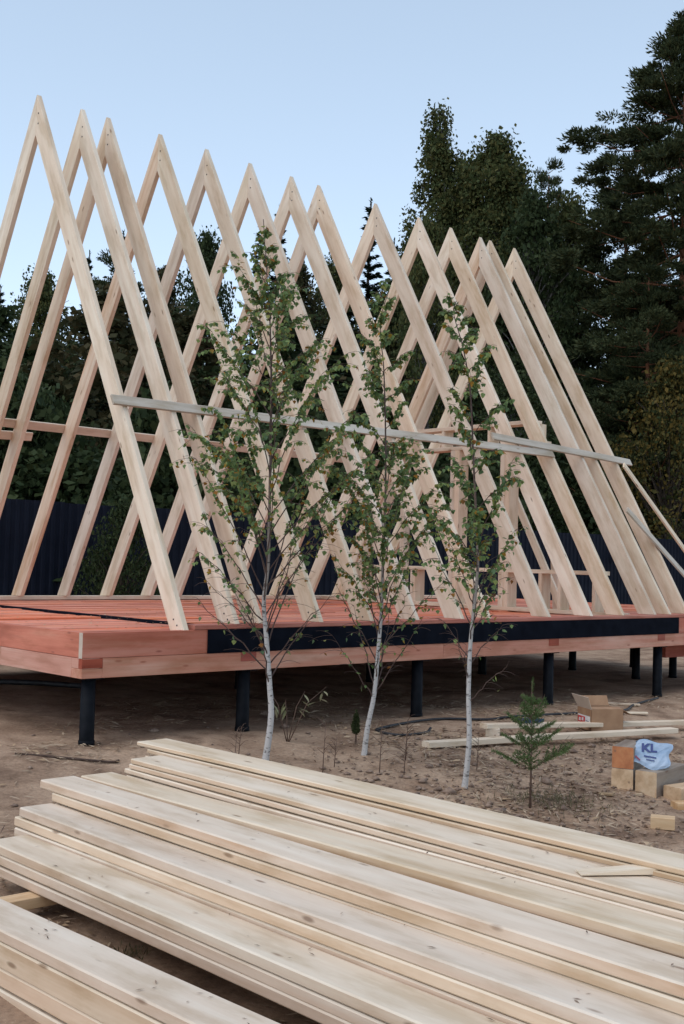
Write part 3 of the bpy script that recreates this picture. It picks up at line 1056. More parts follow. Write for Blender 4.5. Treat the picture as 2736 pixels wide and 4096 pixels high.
# ------------------------------------------------------------------ small plants
def seedling(base, hgt, width, seed, label, m, nwh, cat, name, droop=0.1, dens=1.0, nb=7):
    rr = random.Random(seed)
    b = Vector((base[0], base[1], float(gz(base[0], base[1]))))
    root = empty(name, b)
    tag(root, label, cat)
    tube_obj('trunk', [(0, 0, -.03), (0.004, 0, hgt * .4), (0, .004, hgt)], [.009, .006, .002], M['weed'], root, 7)
    C, D, NN, L = [], [], [], []
    def needles(p, d, ln, k):
        for _ in range(k):
            u = rr.random()
            v = Vector((rr.gauss(0, 1), rr.gauss(0, 1), rr.gauss(0, 1)))
            dd = (d.normalized() * .8 + v.normalized()).normalized()
            C.append((p + d * (ln * u) + dd * .008)[:]); D.append(dd[:]); NN.append(v.orthogonal()[:]); L.append(rr.uniform(.018, .032))
    for w in range(nwh):
        t = .30 + .62 * (w / nwh) ** .9
        z = hgt * t
        wl = width * (1.02 - t) ** .85
        nbr = nb
        a0 = rr.random() * 6.28
        for q in range(nbr):
            a = a0 + q * 6.283 / nbr + rr.uniform(-.3, .3)
            el = rr.uniform(.15, .45) + .3 * t - droop
            d = Vector((math.cos(a) * math.cos(el), math.sin(a) * math.cos(el), math.sin(el)))
            ln = wl * rr.uniform(.55, 1.3)
            p0 = Vector((0, 0, z))
            bm = bmesh.new()
            p1 = p0 + d * ln + Vector((0, 0, ln * .12))
            tube(bm, [p0, p0 + d * ln * .5, p1], [.0035, .0025, .001], 4, False)
            needles(p0, d, ln, int(ln * 420 * dens))
            for s in (.35, .55, .75):
                for sg in (-1, 1):
                    a2 = a + sg * .8
                    d2 = Vector((math.cos(a2) * math.cos(el), math.sin(a2) * math.cos(el), math.sin(el) * .8))
                    l2 = ln * (1 - s) * .75
                    q0 = p0 + d * ln * s
                    tube(bm, [q0, q0 + d2 * l2], [.002, .001], 3, False)
                    needles(q0, d2, l2, int(l2 * 420 * dens))
            bm_obj('branch', bm, M['weed'], root)
    needles(Vector((0, 0, hgt * .75)), Vector((0, 0, 1)), hgt * .28, int(60 * dens))
    V, F = cards(np.array(C), np.array(D), np.array(NN), np.array(L), np.full(len(L), .0038))
    o = link('needles', np_mesh('needles', V, F, [m]), root)
    o['kind'] = 'stuff'
    return root


seedling((1.886, -2.612), .84, .42, 4, 'little green spruce growing in the bare soil behind the lumber', M['seedling'], 5, 'spruce', 'spruce_sapling', dens=1.15, droop=-.14, nb=6)
seedling((2.142, -.652), .26, .08, 6, 'tiny bushy juniper at the foot of the middle birch', M['juniper'], 7, 'juniper', 'juniper_seedling', dens=2.4, droop=-.5)


def strap_leaf(m, L, w):
    V = [(0, 0, 0), (w * .5, .004, -L * .3), (w * .42, .008, -L * .65), (0, 0, -L), (-w * .42, .008, -L * .65), (-w * .5, .004, -L * .3), (0, -.002, -L * .5)]
    F = [(0, 1, 6), (1, 2, 6), (2, 3, 6), (3, 4, 6), (4, 5, 6), (5, 0, 6)]
    me = bpy.data.meshes.new('leaf')
    me.from_pydata(V, [], F)
    me.materials.append(m)
    me.update()
    return me


SL = strap_leaf(M['willow_leaf'], .095, .022)
b = Vector((1.62, -.42, float(gz(1.62, -.42))))
wil = empty('willow_sapling', b)
tag(wil, 'thin willow shoot with long pale drooping leaves in front of the deck shadow', 'willow')
rr = random.Random(3)
for q, (dx, dy, hh) in enumerate(((-.14, .1, .42), (.1, -.08, .40), (.22, -.2, .44), (-.02, .02, .33))):
    tube_obj('stem', [(0, 0, -.03), (dx * .5, dy * .5, hh * .7), (dx, dy, hh)], [.005, .0035, .0015], M['weed'], wil, 5)
    for _ in range(4):
        u = rr.uniform(.6, 1)
        o = link('leaf', SL, wil)
        o.matrix_basis = Matrix.Translation((dx * u, dy * u, hh * u)) @ Matrix.Rotation(rr.uniform(0, 6.28), 4, 'Z') @ Matrix.Rotation(rr.uniform(.2, 1.3), 4, 'X')
for (x, yv, hh, lab) in ((.62, -1.02, .30, 'dry weed stalk left of the leftmost birch foot'), (2.35, -1.75, .26, 'low dry weed right of the rightmost birch'), (2.05, -1.30, .34, 'dry weed between the middle birch and the long plank'), (1.45, -1.15, .22, 'low brown weed at the left of the middle birch foot'), (1.26, -1.234, .38, 'dry brown weed stalk between the left and middle birch'), (1.55, -1.52, .42, 'branching dry brown weed in front of the middle birch'), (.99, -.60, .2, 'short dry stalk just behind the leftmost birch'), (1.70, -1.62, .3, 'dry weed stalk half way between middle and right birch')):
    g = float(gz(x, yv))
    bm = bmesh.new()
    rr = random.Random(int(x * 1000))
    tube(bm, [(0, 0, -.02), (.01, .0, hh * .5), (.03, .01, hh)], [.004, .003, .0015], 5)
    for _ in range(8):
        z0_ = hh * rr.uniform(.3, .95)
        a = rr.uniform(0, 6.28)
        l = rr.uniform(.04, .11)
        tube(bm, [(0.01, 0, z0_), (math.cos(a) * l * .6, math.sin(a) * l * .6, z0_ + l * .5), (math.cos(a) * l, math.sin(a) * l, z0_ + l * .6)], [.002, .0016, .001], 4)
    o = bm_obj('dry_weed', bm, M['weed'], None, Matrix.Translation((x, yv, g)))
    tag(o, lab, 'weed')


# ------------------------------------------------------------------ litter on the ground (nobody could count it)
def scatter(name, n, region, m, lmin, lmax, ar, seed, label, cat=None, flat=.25, weight=None):
    r = np.random.default_rng(seed)
    x = r.uniform(region[0], region[1], n * 3)
    yv = r.uniform(region[2], region[3], n * 3)
    keep = (vnoise(x * 1.1 + 50, yv * 1.1) + .5 + r.normal(0, .12, n * 3)) > (weight if weight is not None else .5)
    x, yv = x[keep][:n], yv[keep][:n]
    n = len(x)
    L = r.uniform(lmin, lmax, n)
    a = r.uniform(0, 6.283, n)
    D = np.stack([np.cos(a), np.sin(a), r.normal(0, flat, n)], 1)
    NN = np.stack([r.normal(0, .35, n), r.normal(0, .35, n), np.ones(n)], 1)
    C = np.stack([x, yv, gz(x, yv) + .006 + L * .08], 1)
    V, F = cards(C, D, NN, L, L * ar, fold=.4)
    o = link(name, np_mesh(name, V, F, [m]))
    return tag(o, label, cat, kind='stuff')


scatter('straw', 16000, (-3.5, 8, -5.8, 2.2), M['straw'], .03, .13, .09, 21, 'dry straw strewn over the bare soil', flat=.15, weight=.48)
scatter('wood_shavings', 2600, (-3.5, 8, -5.8, 1.5), M['shaving'], .012, .05, .45, 22, 'pale wood shavings scattered on the soil', weight=.52)
scatter('leaf_litter', 2600, (.2, 4.6, -3.9, -.5), M['litter'], .015, .05, .6, 23, 'dark leaf litter and bark around the birch feet', flat=.35, weight=.36)
scatter('leaf_litter', 1600, (-2.2, -1.7, -6.5, -2.2), M['shaving'], .012, .06, .3, 27, 'wood chips fallen in the gap between the lumber stacks', flat=.3, weight=.2)
scatter('twigs', 900, (-3, 7, -4.2, .4), M['weed'], .05, .22, .035, 51, 'thin twigs and roots strewn over the soil', flat=.12, weight=.42)
scatter('wood_chips', 500, (-1.5, 6, -3.6, 1.0), M['shaving'], .03, .09, .30, 52, 'larger pale chips left from sawing on the soil', flat=.15, weight=.55)
# dark flecks of bark and dust lying on the boards, and sawdust on the deck
def flecks(name, rects, n, m, lmin, lmax, ar, seed, label):
    r = np.random.default_rng(seed)
    C = []
    for k_ in range(n):
        x0, x1, y0, y1, z = rects[k_ % len(rects)]
        C.append((r.uniform(x0, x1), r.uniform(y0, y1), z + .003))
    C = np.array(C)
    L = r.uniform(lmin, lmax, n)
    a = r.uniform(0, 6.283, n)
    V, F = cards(C, np.stack([np.cos(a), np.sin(a), r.normal(0, .06, n)], 1), np.stack([r.normal(0, .1, n), r.normal(0, .1, n), np.ones(n)], 1), L, L * ar, fold=.3)
    tag(link(name, np_mesh(name, V, F, [m])), label, kind='stuff')
flecks('bark_flecks', [(-2.26, -2.10, -5.2, -3.0, Z(-.870)), (-1.79, -1.60, -6.5, -2.4, Z(-.836)), (-1.58, -1.42, -6.5, -2.2, Z(-.727)), (-1.39, -1.21, -6.5, -2.1, Z(-.632)), (-.94, -.76, -6.5, -2.3, Z(-.545)), (-1.14, -.97, -6.5, -4.0, Z(-.588))], 130, M['litter'], .008, .035, .22, 41, 'dark flecks of bark lying on the lumber')
flecks('sawdust', [(.1, 7, .2, 5.2, Z(-.03)), (.1, 2.5, .2, 3.0, Z(-.03))], 500, M['shaving'], .01, .05, .4, 42, 'sawdust and chips lying on the red deck')
# clods
r = np.random.default_rng(8)
nc = 800
x = np.concatenate([r.normal(1.9, 1.2, nc * 2 // 3), r.uniform(-3, 7, nc // 3)])
yv = np.concatenate([r.normal(-2.2, .7, nc * 2 // 3), r.uniform(-4, 1, nc // 3)])
s = r.uniform(.006, .028, len(x)) * (1 + (r.random(len(x)) > .93) * .8)
ico = np.array([(0, 0, 1), (.9, 0, .2), (.28, .85, .2), (-.72, .53, .2), (-.72, -.53, .2), (.28, -.85, .2), (0, 0, -.6)])
icf = np.array([(0, 1, 2), (0, 2, 3), (0, 3, 4), (0, 4, 5), (0, 5, 1), (6, 2, 1), (6, 3, 2), (6, 4, 3), (6, 5, 4), (6, 1, 5)])
V = (ico[None] * (1 + r.normal(0, .22, (len(x), 7, 1)))) * s[:, None, None] * np.array([1.2, 1, .7])
V = V + np.stack([x, yv, gz(x, yv) + s * .15], 1)[:, None]
F = (icf[None] + 7 * np.arange(len(x))[:, None, None]).reshape(-1, 3)
tag(link('soil_clods', np_mesh('soil_clods', V.reshape(-1, 3), F, [M['clod']])), 'lumps of dug soil around the birches and the spruce', kind='stuff')
# grass tuft round the spruce
def grass(name, n, cx, cyv, sx, sy_, h0, h1, seed, label):
    r = np.random.default_rng(seed)
    x = r.normal(cx, sx, n); yv = r.normal(cyv, sy_, n)
    L = r.uniform(h0, h1, n)
    D = np.stack([r.normal(0, .5, n), r.normal(0, .5, n), np.ones(n)], 1)
    D /= np.linalg.norm(D, axis=1, keepdims=True)
    C = np.stack([x, yv, gz(x, yv)], 1) + D * L[:, None] * .45
    V, F = cards(C, D, rand_dirs(n, r), L, np.full(n, .006))
    tag(link(name, np_mesh(name, V, F, [M['grass']])), label, kind='stuff')
grass('grass', 420, 2.15, -2.62, .19, .13, .02, .08, 31, 'sparse low grass around the foot of the little spruce')
grass('grass', 60, -1.68, -3.3, .03, .04, .02, .06, 32, 'tiny green tuft in the gap between the lumber stacks')
grass('grass', 2600, 6.5, 7.0, 4.5, .5, .1, .5, 33, 'rank grass along the foot of the fence')


# ------------------------------------------------------------------ things lying about
def on_ground(x, yv, dz=0.0): return Vector((x, yv, float(gz(x, yv)) + dz))
hose = [(3.235, -.465), (2.997, -.62), (2.723, -.587), (2.662, -.378), (2.836, -.265), (3.302, -.182), (3.711, -.209), (4.151, -.35), (4.511, -.391), (5.356, -.451), (5.821, -.46), (6.162, -.536), (6.7, -.3), (7.5, -.1)]
o = tube_obj('cable', smooth_path([on_ground(*p, .014) for p in hose], 6), .012, M['cable'], None, 6)
tag(o, 'black cable looped on the soil beneath the deck edge', 'cable')
o = tube_obj('cord', smooth_path([on_ground(*p, .010) for p in ((-.505, -.01), (-.327, -.175), (-.165, -.334), (.015, -.43), (.077, -.41))], 6), .009, M['rope'], None, 6)
tag(o, 'dark stick lying on the soil in front of the corner pile', 'stick')
o = tube_obj('conduit', smooth_path([on_ground(*p, .03) for p in ((.6, 4.8), (1.28, 4.112), (1.703, 3.765), (2.05, 3.40))], 6), .028, M['cable'], None, 8)
tag(o, 'black conduit on the ground under the left end of the deck', 'conduit')

# long boards lying behind the spruce
def z_at(x, yv): return float(gz(x, yv))
z1 = max(z_at(2.49, -1.13), z_at(4, -1.4), z_at(5.3, -1.63)) + .035
o = board('plank', (2.487, -1.10, z_at(2.49, -1.1) + .04), (5.36, -1.60, z_at(5.36, -1.6) + .075), .10, .045, M['lumber'], None, bend=.003, seg=6)
tag(o, 'long pale plank lying on the soil behind the little spruce', 'plank')
o = board('plank', (3.40, -.93, z_at(3.4, -.93) + .10), (6.4, -1.46, z_at(6.4, -1.46) + .07), .10, .04, M['pine'], None, bend=.003, seg=6)
tag(o, 'second pale plank behind the first, the cardboard box by it', 'plank')
o = board('timber_offcut', (3.44, -1.0, z_at(3.44, -1.0) + .035), (3.62, -.86, z_at(3.6, -.86) + .035), .12, .085, M['pine'])
tag(o, 'short pale offcut under the left end of the rear plank', 'offcut')
# dark blue packet lying on the rear plank
bm = bmesh.new()
bmesh.ops.create_cube(bm, size=1, matrix=Matrix.Diagonal((.26, .12, .03, 1)))
bmesh.ops.subdivide_edges(bm, edges=bm.edges, cuts=3, use_grid_fill=True)
for v in bm.verts:
    v.co.z += .006 * math.sin(v.co.x * 40) * math.cos(v.co.y * 30)
o = bm_obj('plastic_packet', bm, M['packet'], None, Matrix.Translation((3.92, -1.01, z_at(3.9, -1.0) + .142)) @ Matrix.Rotation(R(-12), 4, 'Z'))
tag(o, 'flat dark blue packet lying on the rear plank behind the spruce', 'packet')

# cardboard box
Mx, My = 4.66, -1.16
gb = z_at(4.8, -1.1) + .012
a_, b_ = Vector((.87, -.5, 0)) * .32, Vector((.5, .87, 0)) * .30
hb = .20
bx = empty('cardboard_box', (Mx, My, gb))
tag(bx, 'open brown cardboard box with a red and white label behind the planks', 'box')
def panel(name, p, u, v, t, m, parent, loc=None):
    """thin board spanned by u and v at p"""
    p, u, v = Vector(p), Vector(u), Vector(v)
    n_ = u.cross(v).normalized() * t
    bm = bmesh.new()
    q = [bm.verts.new(x) for x in (p, p + u, p + u + v, p + v, p + n_, p + u + n_, p + u + v + n_, p + v + n_)]
    for f in ((0, 3, 2, 1), (4, 5, 6, 7), (0, 1, 5, 4), (1, 2, 6, 5), (2, 3, 7, 6), (3, 0, 4, 7)):
        bm.faces.new([q[i] for i in f])
    bmesh.ops.recalc_face_normals(bm, faces=bm.faces)
    return bm_obj(name, bm, m, parent)
up_ = Vector((0, 0, hb))
panel('side', (0, 0, 0), a_, up_, -.004, M['card'], bx)
panel('side', (0, 0, 0), b_, up_, .004, M['card'], bx)
panel('side', b_, a_, up_, .004, M['card'], bx)
panel('side', a_, b_, up_, -.004, M['card'], bx)
panel('bottom', (0, 0, .002), a_, b_, .004, M['card'], bx)
an, bn = a_.normalized(), b_.normalized()
# flaps: the left one stands up flaring, the far one stands, the near one folds down, the right one droops out
def flap(p, u, v, sp, m):
    p, u, v = Vector(p), Vector(u), Vector(v)
    un = u.normalized()
    bm = bmesh.new()
    n_ = u.cross(v).normalized() * .004
    pts = [p, p + u, p + u + v + un * sp, p + v - un * sp]
    q = [bm.verts.new(x) for x in pts] + [bm.verts.new(x + n_) for x in pts]
    for f in ((0, 3, 2, 1), (4, 5, 6, 7), (0, 1, 5, 4), (1, 2, 6, 5), (2, 3, 7, 6), (3, 0, 4, 7)):
        bm.faces.new([q[i] for i in f])
    bmesh.ops.recalc_face_normals(bm, faces=bm.faces)
    return bm_obj('flap', bm, m, bx)
flap(up_ + Vector((0, 0, .001)), b_, Vector((0, 0, .115)) - an * .05, .03, M['card_pale'])
flap(up_ + b_ + Vector((0, 0, .001)), a_, Vector((0, 0, .09)) + bn * .05, 0, M['card'])
flap(up_ + Vector((0, 0, .001)), a_, Vector((0, 0, .012)) + bn * .1, 0, M['card'])
flap(up_ + a_ + Vector((0, 0, .001)), b_, Vector((0, 0, -.05)) + an * .09, 0, M['card'])
# label on the left face: white band, red block and white marks
ln = -an
def on_left(name, s0, s1, z0_, z1_, off, m, parent):
    return panel(name, b_ * s0 + Vector((0, 0, z0_)) + ln * off, b_ * (s1 - s0), Vector((0, 0, z1_ - z0_)), -.001, m, parent)
lab = on_left('label', .05, .92, .045, .135, .0045, M['label_white'], bx)
for nm, q in (('print', (.40, .90, .062, .122)),):
    o = on_left(nm, *q, .0062, M['label_red'], lab)
on_left('print', .5, .62, .082, .112, .0078, M['label_white'], lab)
on_left('print', .70, .82, .075, .105, .0078, M['label_white'], lab)
on_left('print', .12, .34, .058, .066, .0062, M['bag_print'], lab)
on_left('print', .12, .34, .085, .091, .0062, M['bag_print'], lab)

# beam offcuts at the right
def block(x, yv, z0_, ang, ln_, w, h, face, side, label, roll=0.0):
    d = Vector((math.cos(R(ang)), math.sin(R(ang)), 0))
    rt = Vector((d.y, -d.x, 0))
    c = Vector((x, yv, z0_ + h / 2)) + rt * (w / 2)
    o = board('timber_block', c, c + d * ln_, w, h, side, None, up=(0, 0, 1), end=face, ch=.005)
    return tag(o, label, 'timber block', 'timber blocks heaped at the right')
zb = z_at(3.15, -2.5) - .004
block(3.096, -2.434, zb, 22, .42, .160, .155, M['block'], M['grey_block'], 'lower left timber block carrying the orange ended block')
block(3.115, -2.425, zb + .157, 20, .40, .160, .160, M['orange_end'], M['grey_block'], 'timber block with a bright orange painted end on top of another block')
block(3.12, -2.625, z_at(3.2, -2.7) - .004, 9, .55, .165, .185, M['block'], M['grey_block'], 'larger pale timber block in the middle of the heap under the blue bag')
block(3.22, -2.80, z_at(3.3, -2.9) - .004, -8, .45, .16, .105, M['block'], M['block'], 'low timber block at the right end of the heap')
block(3.02, -2.98, z_at(3.05, -3.02) - .004, -30, .2, .1, .05, M['block'], M['block'], 'short chunk of wood in front of the low right block')

# crumpled blue bag with navy letters
def bag_point(u, v):
    w = 1 - abs(2 * u - 1) ** 2 * .22 + .12 * u
    x = (u - .5) * .27
    yy = (v - .5) * .22 * w
    bul = .018 * (max(0, 1 - (2 * u - 1) ** 4) ** .5) * (max(0, 1 - (2 * v - 1) ** 4) ** .5)
    tri = lambda q: abs((q % 1) * 2 - 1)
    wr = .012 * tri(u * 2.3 + v * 1.4) * tri(v * 1.7 + .3) + .008 * tri(u * 3.9 - v * 2.7) - .006
    return x + .012 * math.sin(v * 9), yy + .012 * math.sin(u * 8), bul, wr
nu, nv = 14, 11
bm = bmesh.new()
fr, bk = [], []
for i in range(nu + 1):
    fr.append([]); bk.append([])
    for j in range(nv + 1):
        x, yy, bul, wr = bag_point(i / nu, j / nv)
        edge = i in (0, nu) or j in (0, nv)
        fr[i].append(bm.verts.new((x, yy, bul + (0 if edge else wr))))
        bk[i].append(fr[i][j] if edge else bm.verts.new((x, yy, -bul * .5)))
for i in range(nu):
    for j in range(nv):
        bm.faces.new((fr[i][j], fr[i + 1][j], fr[i + 1][j + 1], fr[i][j + 1]))
        q = (bk[i][j], bk[i][j + 1], bk[i + 1][j + 1], bk[i + 1][j])
        if len(set(q)) == 4 and not all(a is b for a, b in zip(q, (fr[i][j], fr[i][j + 1], fr[i + 1][j + 1], fr[i + 1][j]))):
            try:
                bm.faces.new(q).smooth = True
            except ValueError:
                pass
view = Vector((-.84, -.54, 0))
bagm = Vector((3.285, -2.655, z_at(3.2, -2.7) + .285))
nz = (view * .80 + Vector((0, 0, .62))).normalized()
rx = Vector((.54, -.84, 0))
ry = nz.cross(rx).normalized()
bmw = Matrix(((rx.x, ry.x, nz.x, bagm.x), (rx.y, ry.y, nz.y, bagm.y), (rx.z, ry.z, nz.z, bagm.z), (0, 0, 0, 1))) @ Matrix.Rotation(R(-8), 4, 'Z')
bag = bm_obj('plastic_bag', bm, M['bag'], None, bmw)
tag(bag, 'crumpled pale blue plastic bag printed KL in navy on the timber blocks', 'bag')
def letters(txt, size, pos, rot, m, name):
    cu = bpy.data.curves.new('t', 'FONT')
    cu.body = txt
    cu.size = size
    cu.offset = .0038 if size > .05 else 0
    cu.extrude = .0008
    to = bpy.data.objects.new('t', cu)
    COL.objects.link(to)
    dg = bpy.context.evaluated_depsgraph_get()
    me = bpy.data.meshes.new_from_object(to.evaluated_get(dg))
    COL.objects.unlink(to)
    bpy.data.objects.remove(to)
    bpy.data.curves.remove(cu)
    me.materials.clear()
    me.materials.append(m)
    mt = Matrix.Translation(pos) @ Matrix.Rotation(rot, 4, 'Z')
    for v in me.vertices:                         # lay the print on the bulging bag
        p = mt @ v.co
        u, w = min(1, max(0, p.x / .27 + .5)), min(1, max(0, p.y / .22 + .5))
        x, yy, bul, wr = bag_point(u, w)
        v.co = (p.x, p.y, bul + .007 + v.co.z)
    o = link(name, me)
    o.parent = bag
    return o
letters('KL', .098, (-.075, -.005, 0), R(8), M['bag_print'], 'lettering')
panelp = bmesh.new()
for k_, (x0, y0_, ww, hh) in enumerate(((-.05, -.045, .09, .012), (-.03, -.068, .06, .008))):
    q = [panelp.verts.new((x, yv_, .0)) for x, yv_ in ((x0, y0_), (x0 + ww, y0_), (x0 + ww, y0_ + hh), (x0, y0_ + hh))]
    for v in q:
        u, w = v.co.x / .27 + .5, v.co.y / .22 + .5
        v.co.z = bag_point(u, w)[2] + .009
    panelp.faces.new(q)
o = bm_obj('print_lines', panelp, M['bag_print']); o.parent = bag
pm = bmesh.new()
q = [pm.verts.new((x, yv_, .0)) for x, yv_ in ((-.115, -.055), (-.075, -.085), (-.068, -.075), (-.108, -.043))]
for v in q:
    v.co.z = bag_point(v.co.x / .27 + .5, v.co.y / .22 + .5)[2] + .008
pm.faces.new(q)
o = bm_obj('print_mark', pm, M['bag_mark']); o.parent = bag

# offcuts on the soil
def chip(x, yv, L, w, t, ang, tilt, label, m=M['pine']):
    p = on_ground(x, yv, t / 2 + .002)
    d = Vector((math.cos(R(ang)), math.sin(R(ang)), tilt))
    o = board('wood_offcut', p - d * L / 2, p + d * L / 2, w, t, m, None)
    tag(o, label, 'offcut')
chip(2.30, -3.36, .15, .10, .075, -60, 0, 'cut pale block lying alone at the lower right, near the lumber', M['block'])
chip(2.742, -2.61, .14, .028, .018, -75, .04, 'thin pale splinter on the soil between spruce and timber blocks', M['shaving'])
chip(3.02, -2.72, .05, .03, .02, -60, .2, 'tiny chip of wood touching the middle timber block', M['shaving'])
chip(3.4, -2.02, .06, .02, .01, 10, 0, 'small chip of wood left of the orange ended block', M['shaving'])
chip(6.0, -.6, .55, .05, .02, -38, 0, 'thin batten scrap on the soil right of the cardboard box')
chip(6.6, -.2, .4, .06, .02, -50, 0, 'batten scrap at the far right under the deck edge')

# ------------------------------------------------------------------ fence
FY, FH = 8.0, 2.2
fence = empty('metal_fence', (10, FY, 0))
tag(fence, 'navy profiled sheet metal fence running behind the house frame', 'fence')
SW = 1.15
def sheet_mesh(h):
    bm = bmesh.new()
    xs = [0]
    prof = []
    nr = 8
    p = SW / nr
    for i in range(nr):
        x = i * p
        prof += [(x, 0), (x + p * .45, 0), (x + p * .55, -.02), (x + p * .9, -.02)]
    prof.append((SW, 0))
    lo = [bm.verts.new((x, yv, 0)) for x, yv in prof]
    hi = [bm.verts.new((x, yv, h)) for x, yv in prof]
    for i in range(len(prof) - 1):
        bm.faces.new((lo[i], lo[i + 1], hi[i + 1], hi[i]))
    me = bpy.data.meshes.new('sheet')
    bm.to_mesh(me)
    bm.free()
    me.materials.append(M['fence'])
    return me
SH = sheet_mesh(FH - .06)
for i in range(42):
    x = -6 + i * SW
    g = float(gz(x, FY))
    link('sheet', SH, fence, Matrix.Translation((x, FY + (i % 2) * .003, .15 + random.uniform(-.01, .01))))
for zz in (.55, 1.75):
    box_board('rail', (-6, FY + .02, zz), (42, FY + .06, zz + .04), M['fence'], fence)
for i in range(17):
    box_board('post', (-6 + i * 2.9, FY + .065, -.3), (-5.94 + i * 2.9, FY + .125, 2.1), M['fence'], fence)

# ------------------------------------------------------------------ trees
def mesh_cards(name, C, D, NN, L, Wd, m):
    V, F = cards(np.asarray(C, float), np.asarray(D, float), np.asarray(NN, float), np.asarray(L, float), np.asarray(Wd, float))
    return np_mesh(name, V, F, [m])


def trunk_mesh(name, h, r0, r1, m, lean=0.0, limbs=(), seed=0):
    rr = random.Random(seed)
    bm = bmesh.new()
    n = 10
    pts = [(lean * (i / n) ** 1.5 + rr.uniform(-.03, .03), rr.uniform(-.03, .03), h * i / n - (.3 if i == 0 else 0)) for i in range(n + 1)]
    tube(bm, pts, [r0 + (r1 - r0) * i / n for i in range(n + 1)], 9)
    for lp, rr_ in limbs:
        tube(bm, lp, rr_, 5, False)
    me = bpy.data.meshes.new(name)
    bm.to_mesh(me)
    bm.free()
    me.materials.append(m)
    return me


def spruce_kind(h, rad, seed, m, n_whorl=34, dens=1.0, first=.06):
    r = np.random.default_rng(seed)
    C, D, NN, L, Wd = [], [], [], [], []
    limbs = []
    for w in range(n_whorl):
        t = first + (1 - first) * (w / n_whorl) ** .9
        R0 = rad * (1 - t) ** .75 * r.uniform(.75, 1.15) + .08
        for q in range(r.integers(5, 8)):
            a = r.uniform(0, 6.283)
            el = -.35 + .75 * t + r.normal(0, .1)
            ln = R0 * r.uniform(.7, 1.2)
            d = np.array([math.cos(a) * math.cos(el), math.sin(a) * math.cos(el), math.sin(el)])
            p0 = np.array([0, 0, h * t])
            limbs.append(([tuple(p0), tuple(p0 + d * ln * .9)], [.03 * (1 - t) + .008, .004]))
            k = max(8, int(ln * 60 * dens))
            u = r.random(k) ** .7
            side = np.array([-math.sin(a), math.cos(a), 0])
            off = r.normal(0, .16, (k, 1)) * ln * (1.05 - u[:, None])
            c = p0 + d * (ln * u)[:, None] + side * off + np.stack([np.zeros(k), np.zeros(k), -r.random(k) * .12 + .07 * u], 1)
            dd = d * .8 + side * np.sign(off) * .6 + r.normal(0, .25, (k, 3)) + np.array([0, 0, -.25])
            C.append(c); D.append(dd); NN.append(r.normal(0, .5, (k, 3)) + np.array([0, 0, 1])); L.append(r.uniform(.16, .34, k)); Wd.append(r.uniform(.05, .10, k))
    # leader
    k = 30
    C.append(np.stack([r.normal(0, .03, k), r.normal(0, .03, k), h * (.95 + .06 * r.random(k))], 1)); D.append(r.normal(0, .5, (k, 3)) + np.array([0, 0, .8])); NN.append(rand_dirs(k, r)); L.append(r.uniform(.12, .25, k)); Wd.append(r.uniform(.04, .07, k))
    crown = mesh_cards('crown', np.concatenate(C), np.concatenate(D), np.concatenate(NN), np.concatenate(L), np.concatenate(Wd), m)
    tr = trunk_mesh('trunk', h, .02 * h * .6, .015, M['bark'], 0, limbs, seed)
    return tr, crown


def pine_kind(h, rad, seed, m, z0=.25, nbr=60, per=9, needles=34, clus=.38, bark='pine_bark', taper=.55, flat=.55, prof=None):
    r = np.random.default_rng(seed)
    C, D, NN, L, Wd = [], [], [], [], []
    limbs = []
    for q in range(nbr):
        t = z0 + (1 - z0) * (q + r.random()) / nbr
        a = q * 2.4 + r.normal(0, .4)
        ln = rad * (1 - ((t - z0) / (1 - z0)) ** 1.6) ** taper * r.uniform(.55, 1.2) + .25
        if prof:
            ln = float(np.interp(t, *zip(*prof))) * r.uniform(.72, 1.08) + .15
        el = r.normal(.05, .14) + .45 * max(0, t - .75) * 2
        d = np.array([math.cos(a) * math.cos(el), math.sin(a) * math.cos(el), math.sin(el)])
        p0 = np.array([0, 0, h * t])
        pm = p0 + d * ln * .55 + np.array([0, 0, -.05 * ln])
        p1 = p0 + d * ln + np.array([0, 0, .06 * ln])
        limbs.append(([tuple(p0), tuple(pm), tuple(p1)], [.055 * (1.1 - t) + .012, .03 * (1.1 - t) + .008, .006]))
        side = np.array([-math.sin(a), math.cos(a), 0])
        for c_ in range(max(3, int(per * ln / rad + 2))):
            u = r.uniform(.35, 1.03)
            cc = p0 + d * ln * u + side * r.normal(0, .22) * ln * (1.1 - .5 * u) + np.array([0, 0, r.uniform(-.05, .25)])
            k = needles
            v = rand_dirs(k, r)
            rr_ = clus * r.uniform(.6, 1.2)
            c = cc + v * rr_ * r.random((k, 1)) ** .5 * np.array([1, 1, flat])
            C.append(c); D.append(v * .7 + d * .4 + np.array([0, 0, .35])); NN.append(rand_dirs(k, r)); L.append(r.uniform(.10, .19, k)); Wd.append(r.uniform(.035, .06, k))
    crown = mesh_cards('crown', np.concatenate(C), np.concatenate(D), np.concatenate(NN), np.concatenate(L), np.concatenate(Wd), m)
    tr = trunk_mesh('trunk', h * .985, .013 * h, .03, M[bark], 0, limbs, seed)
    return tr, crown


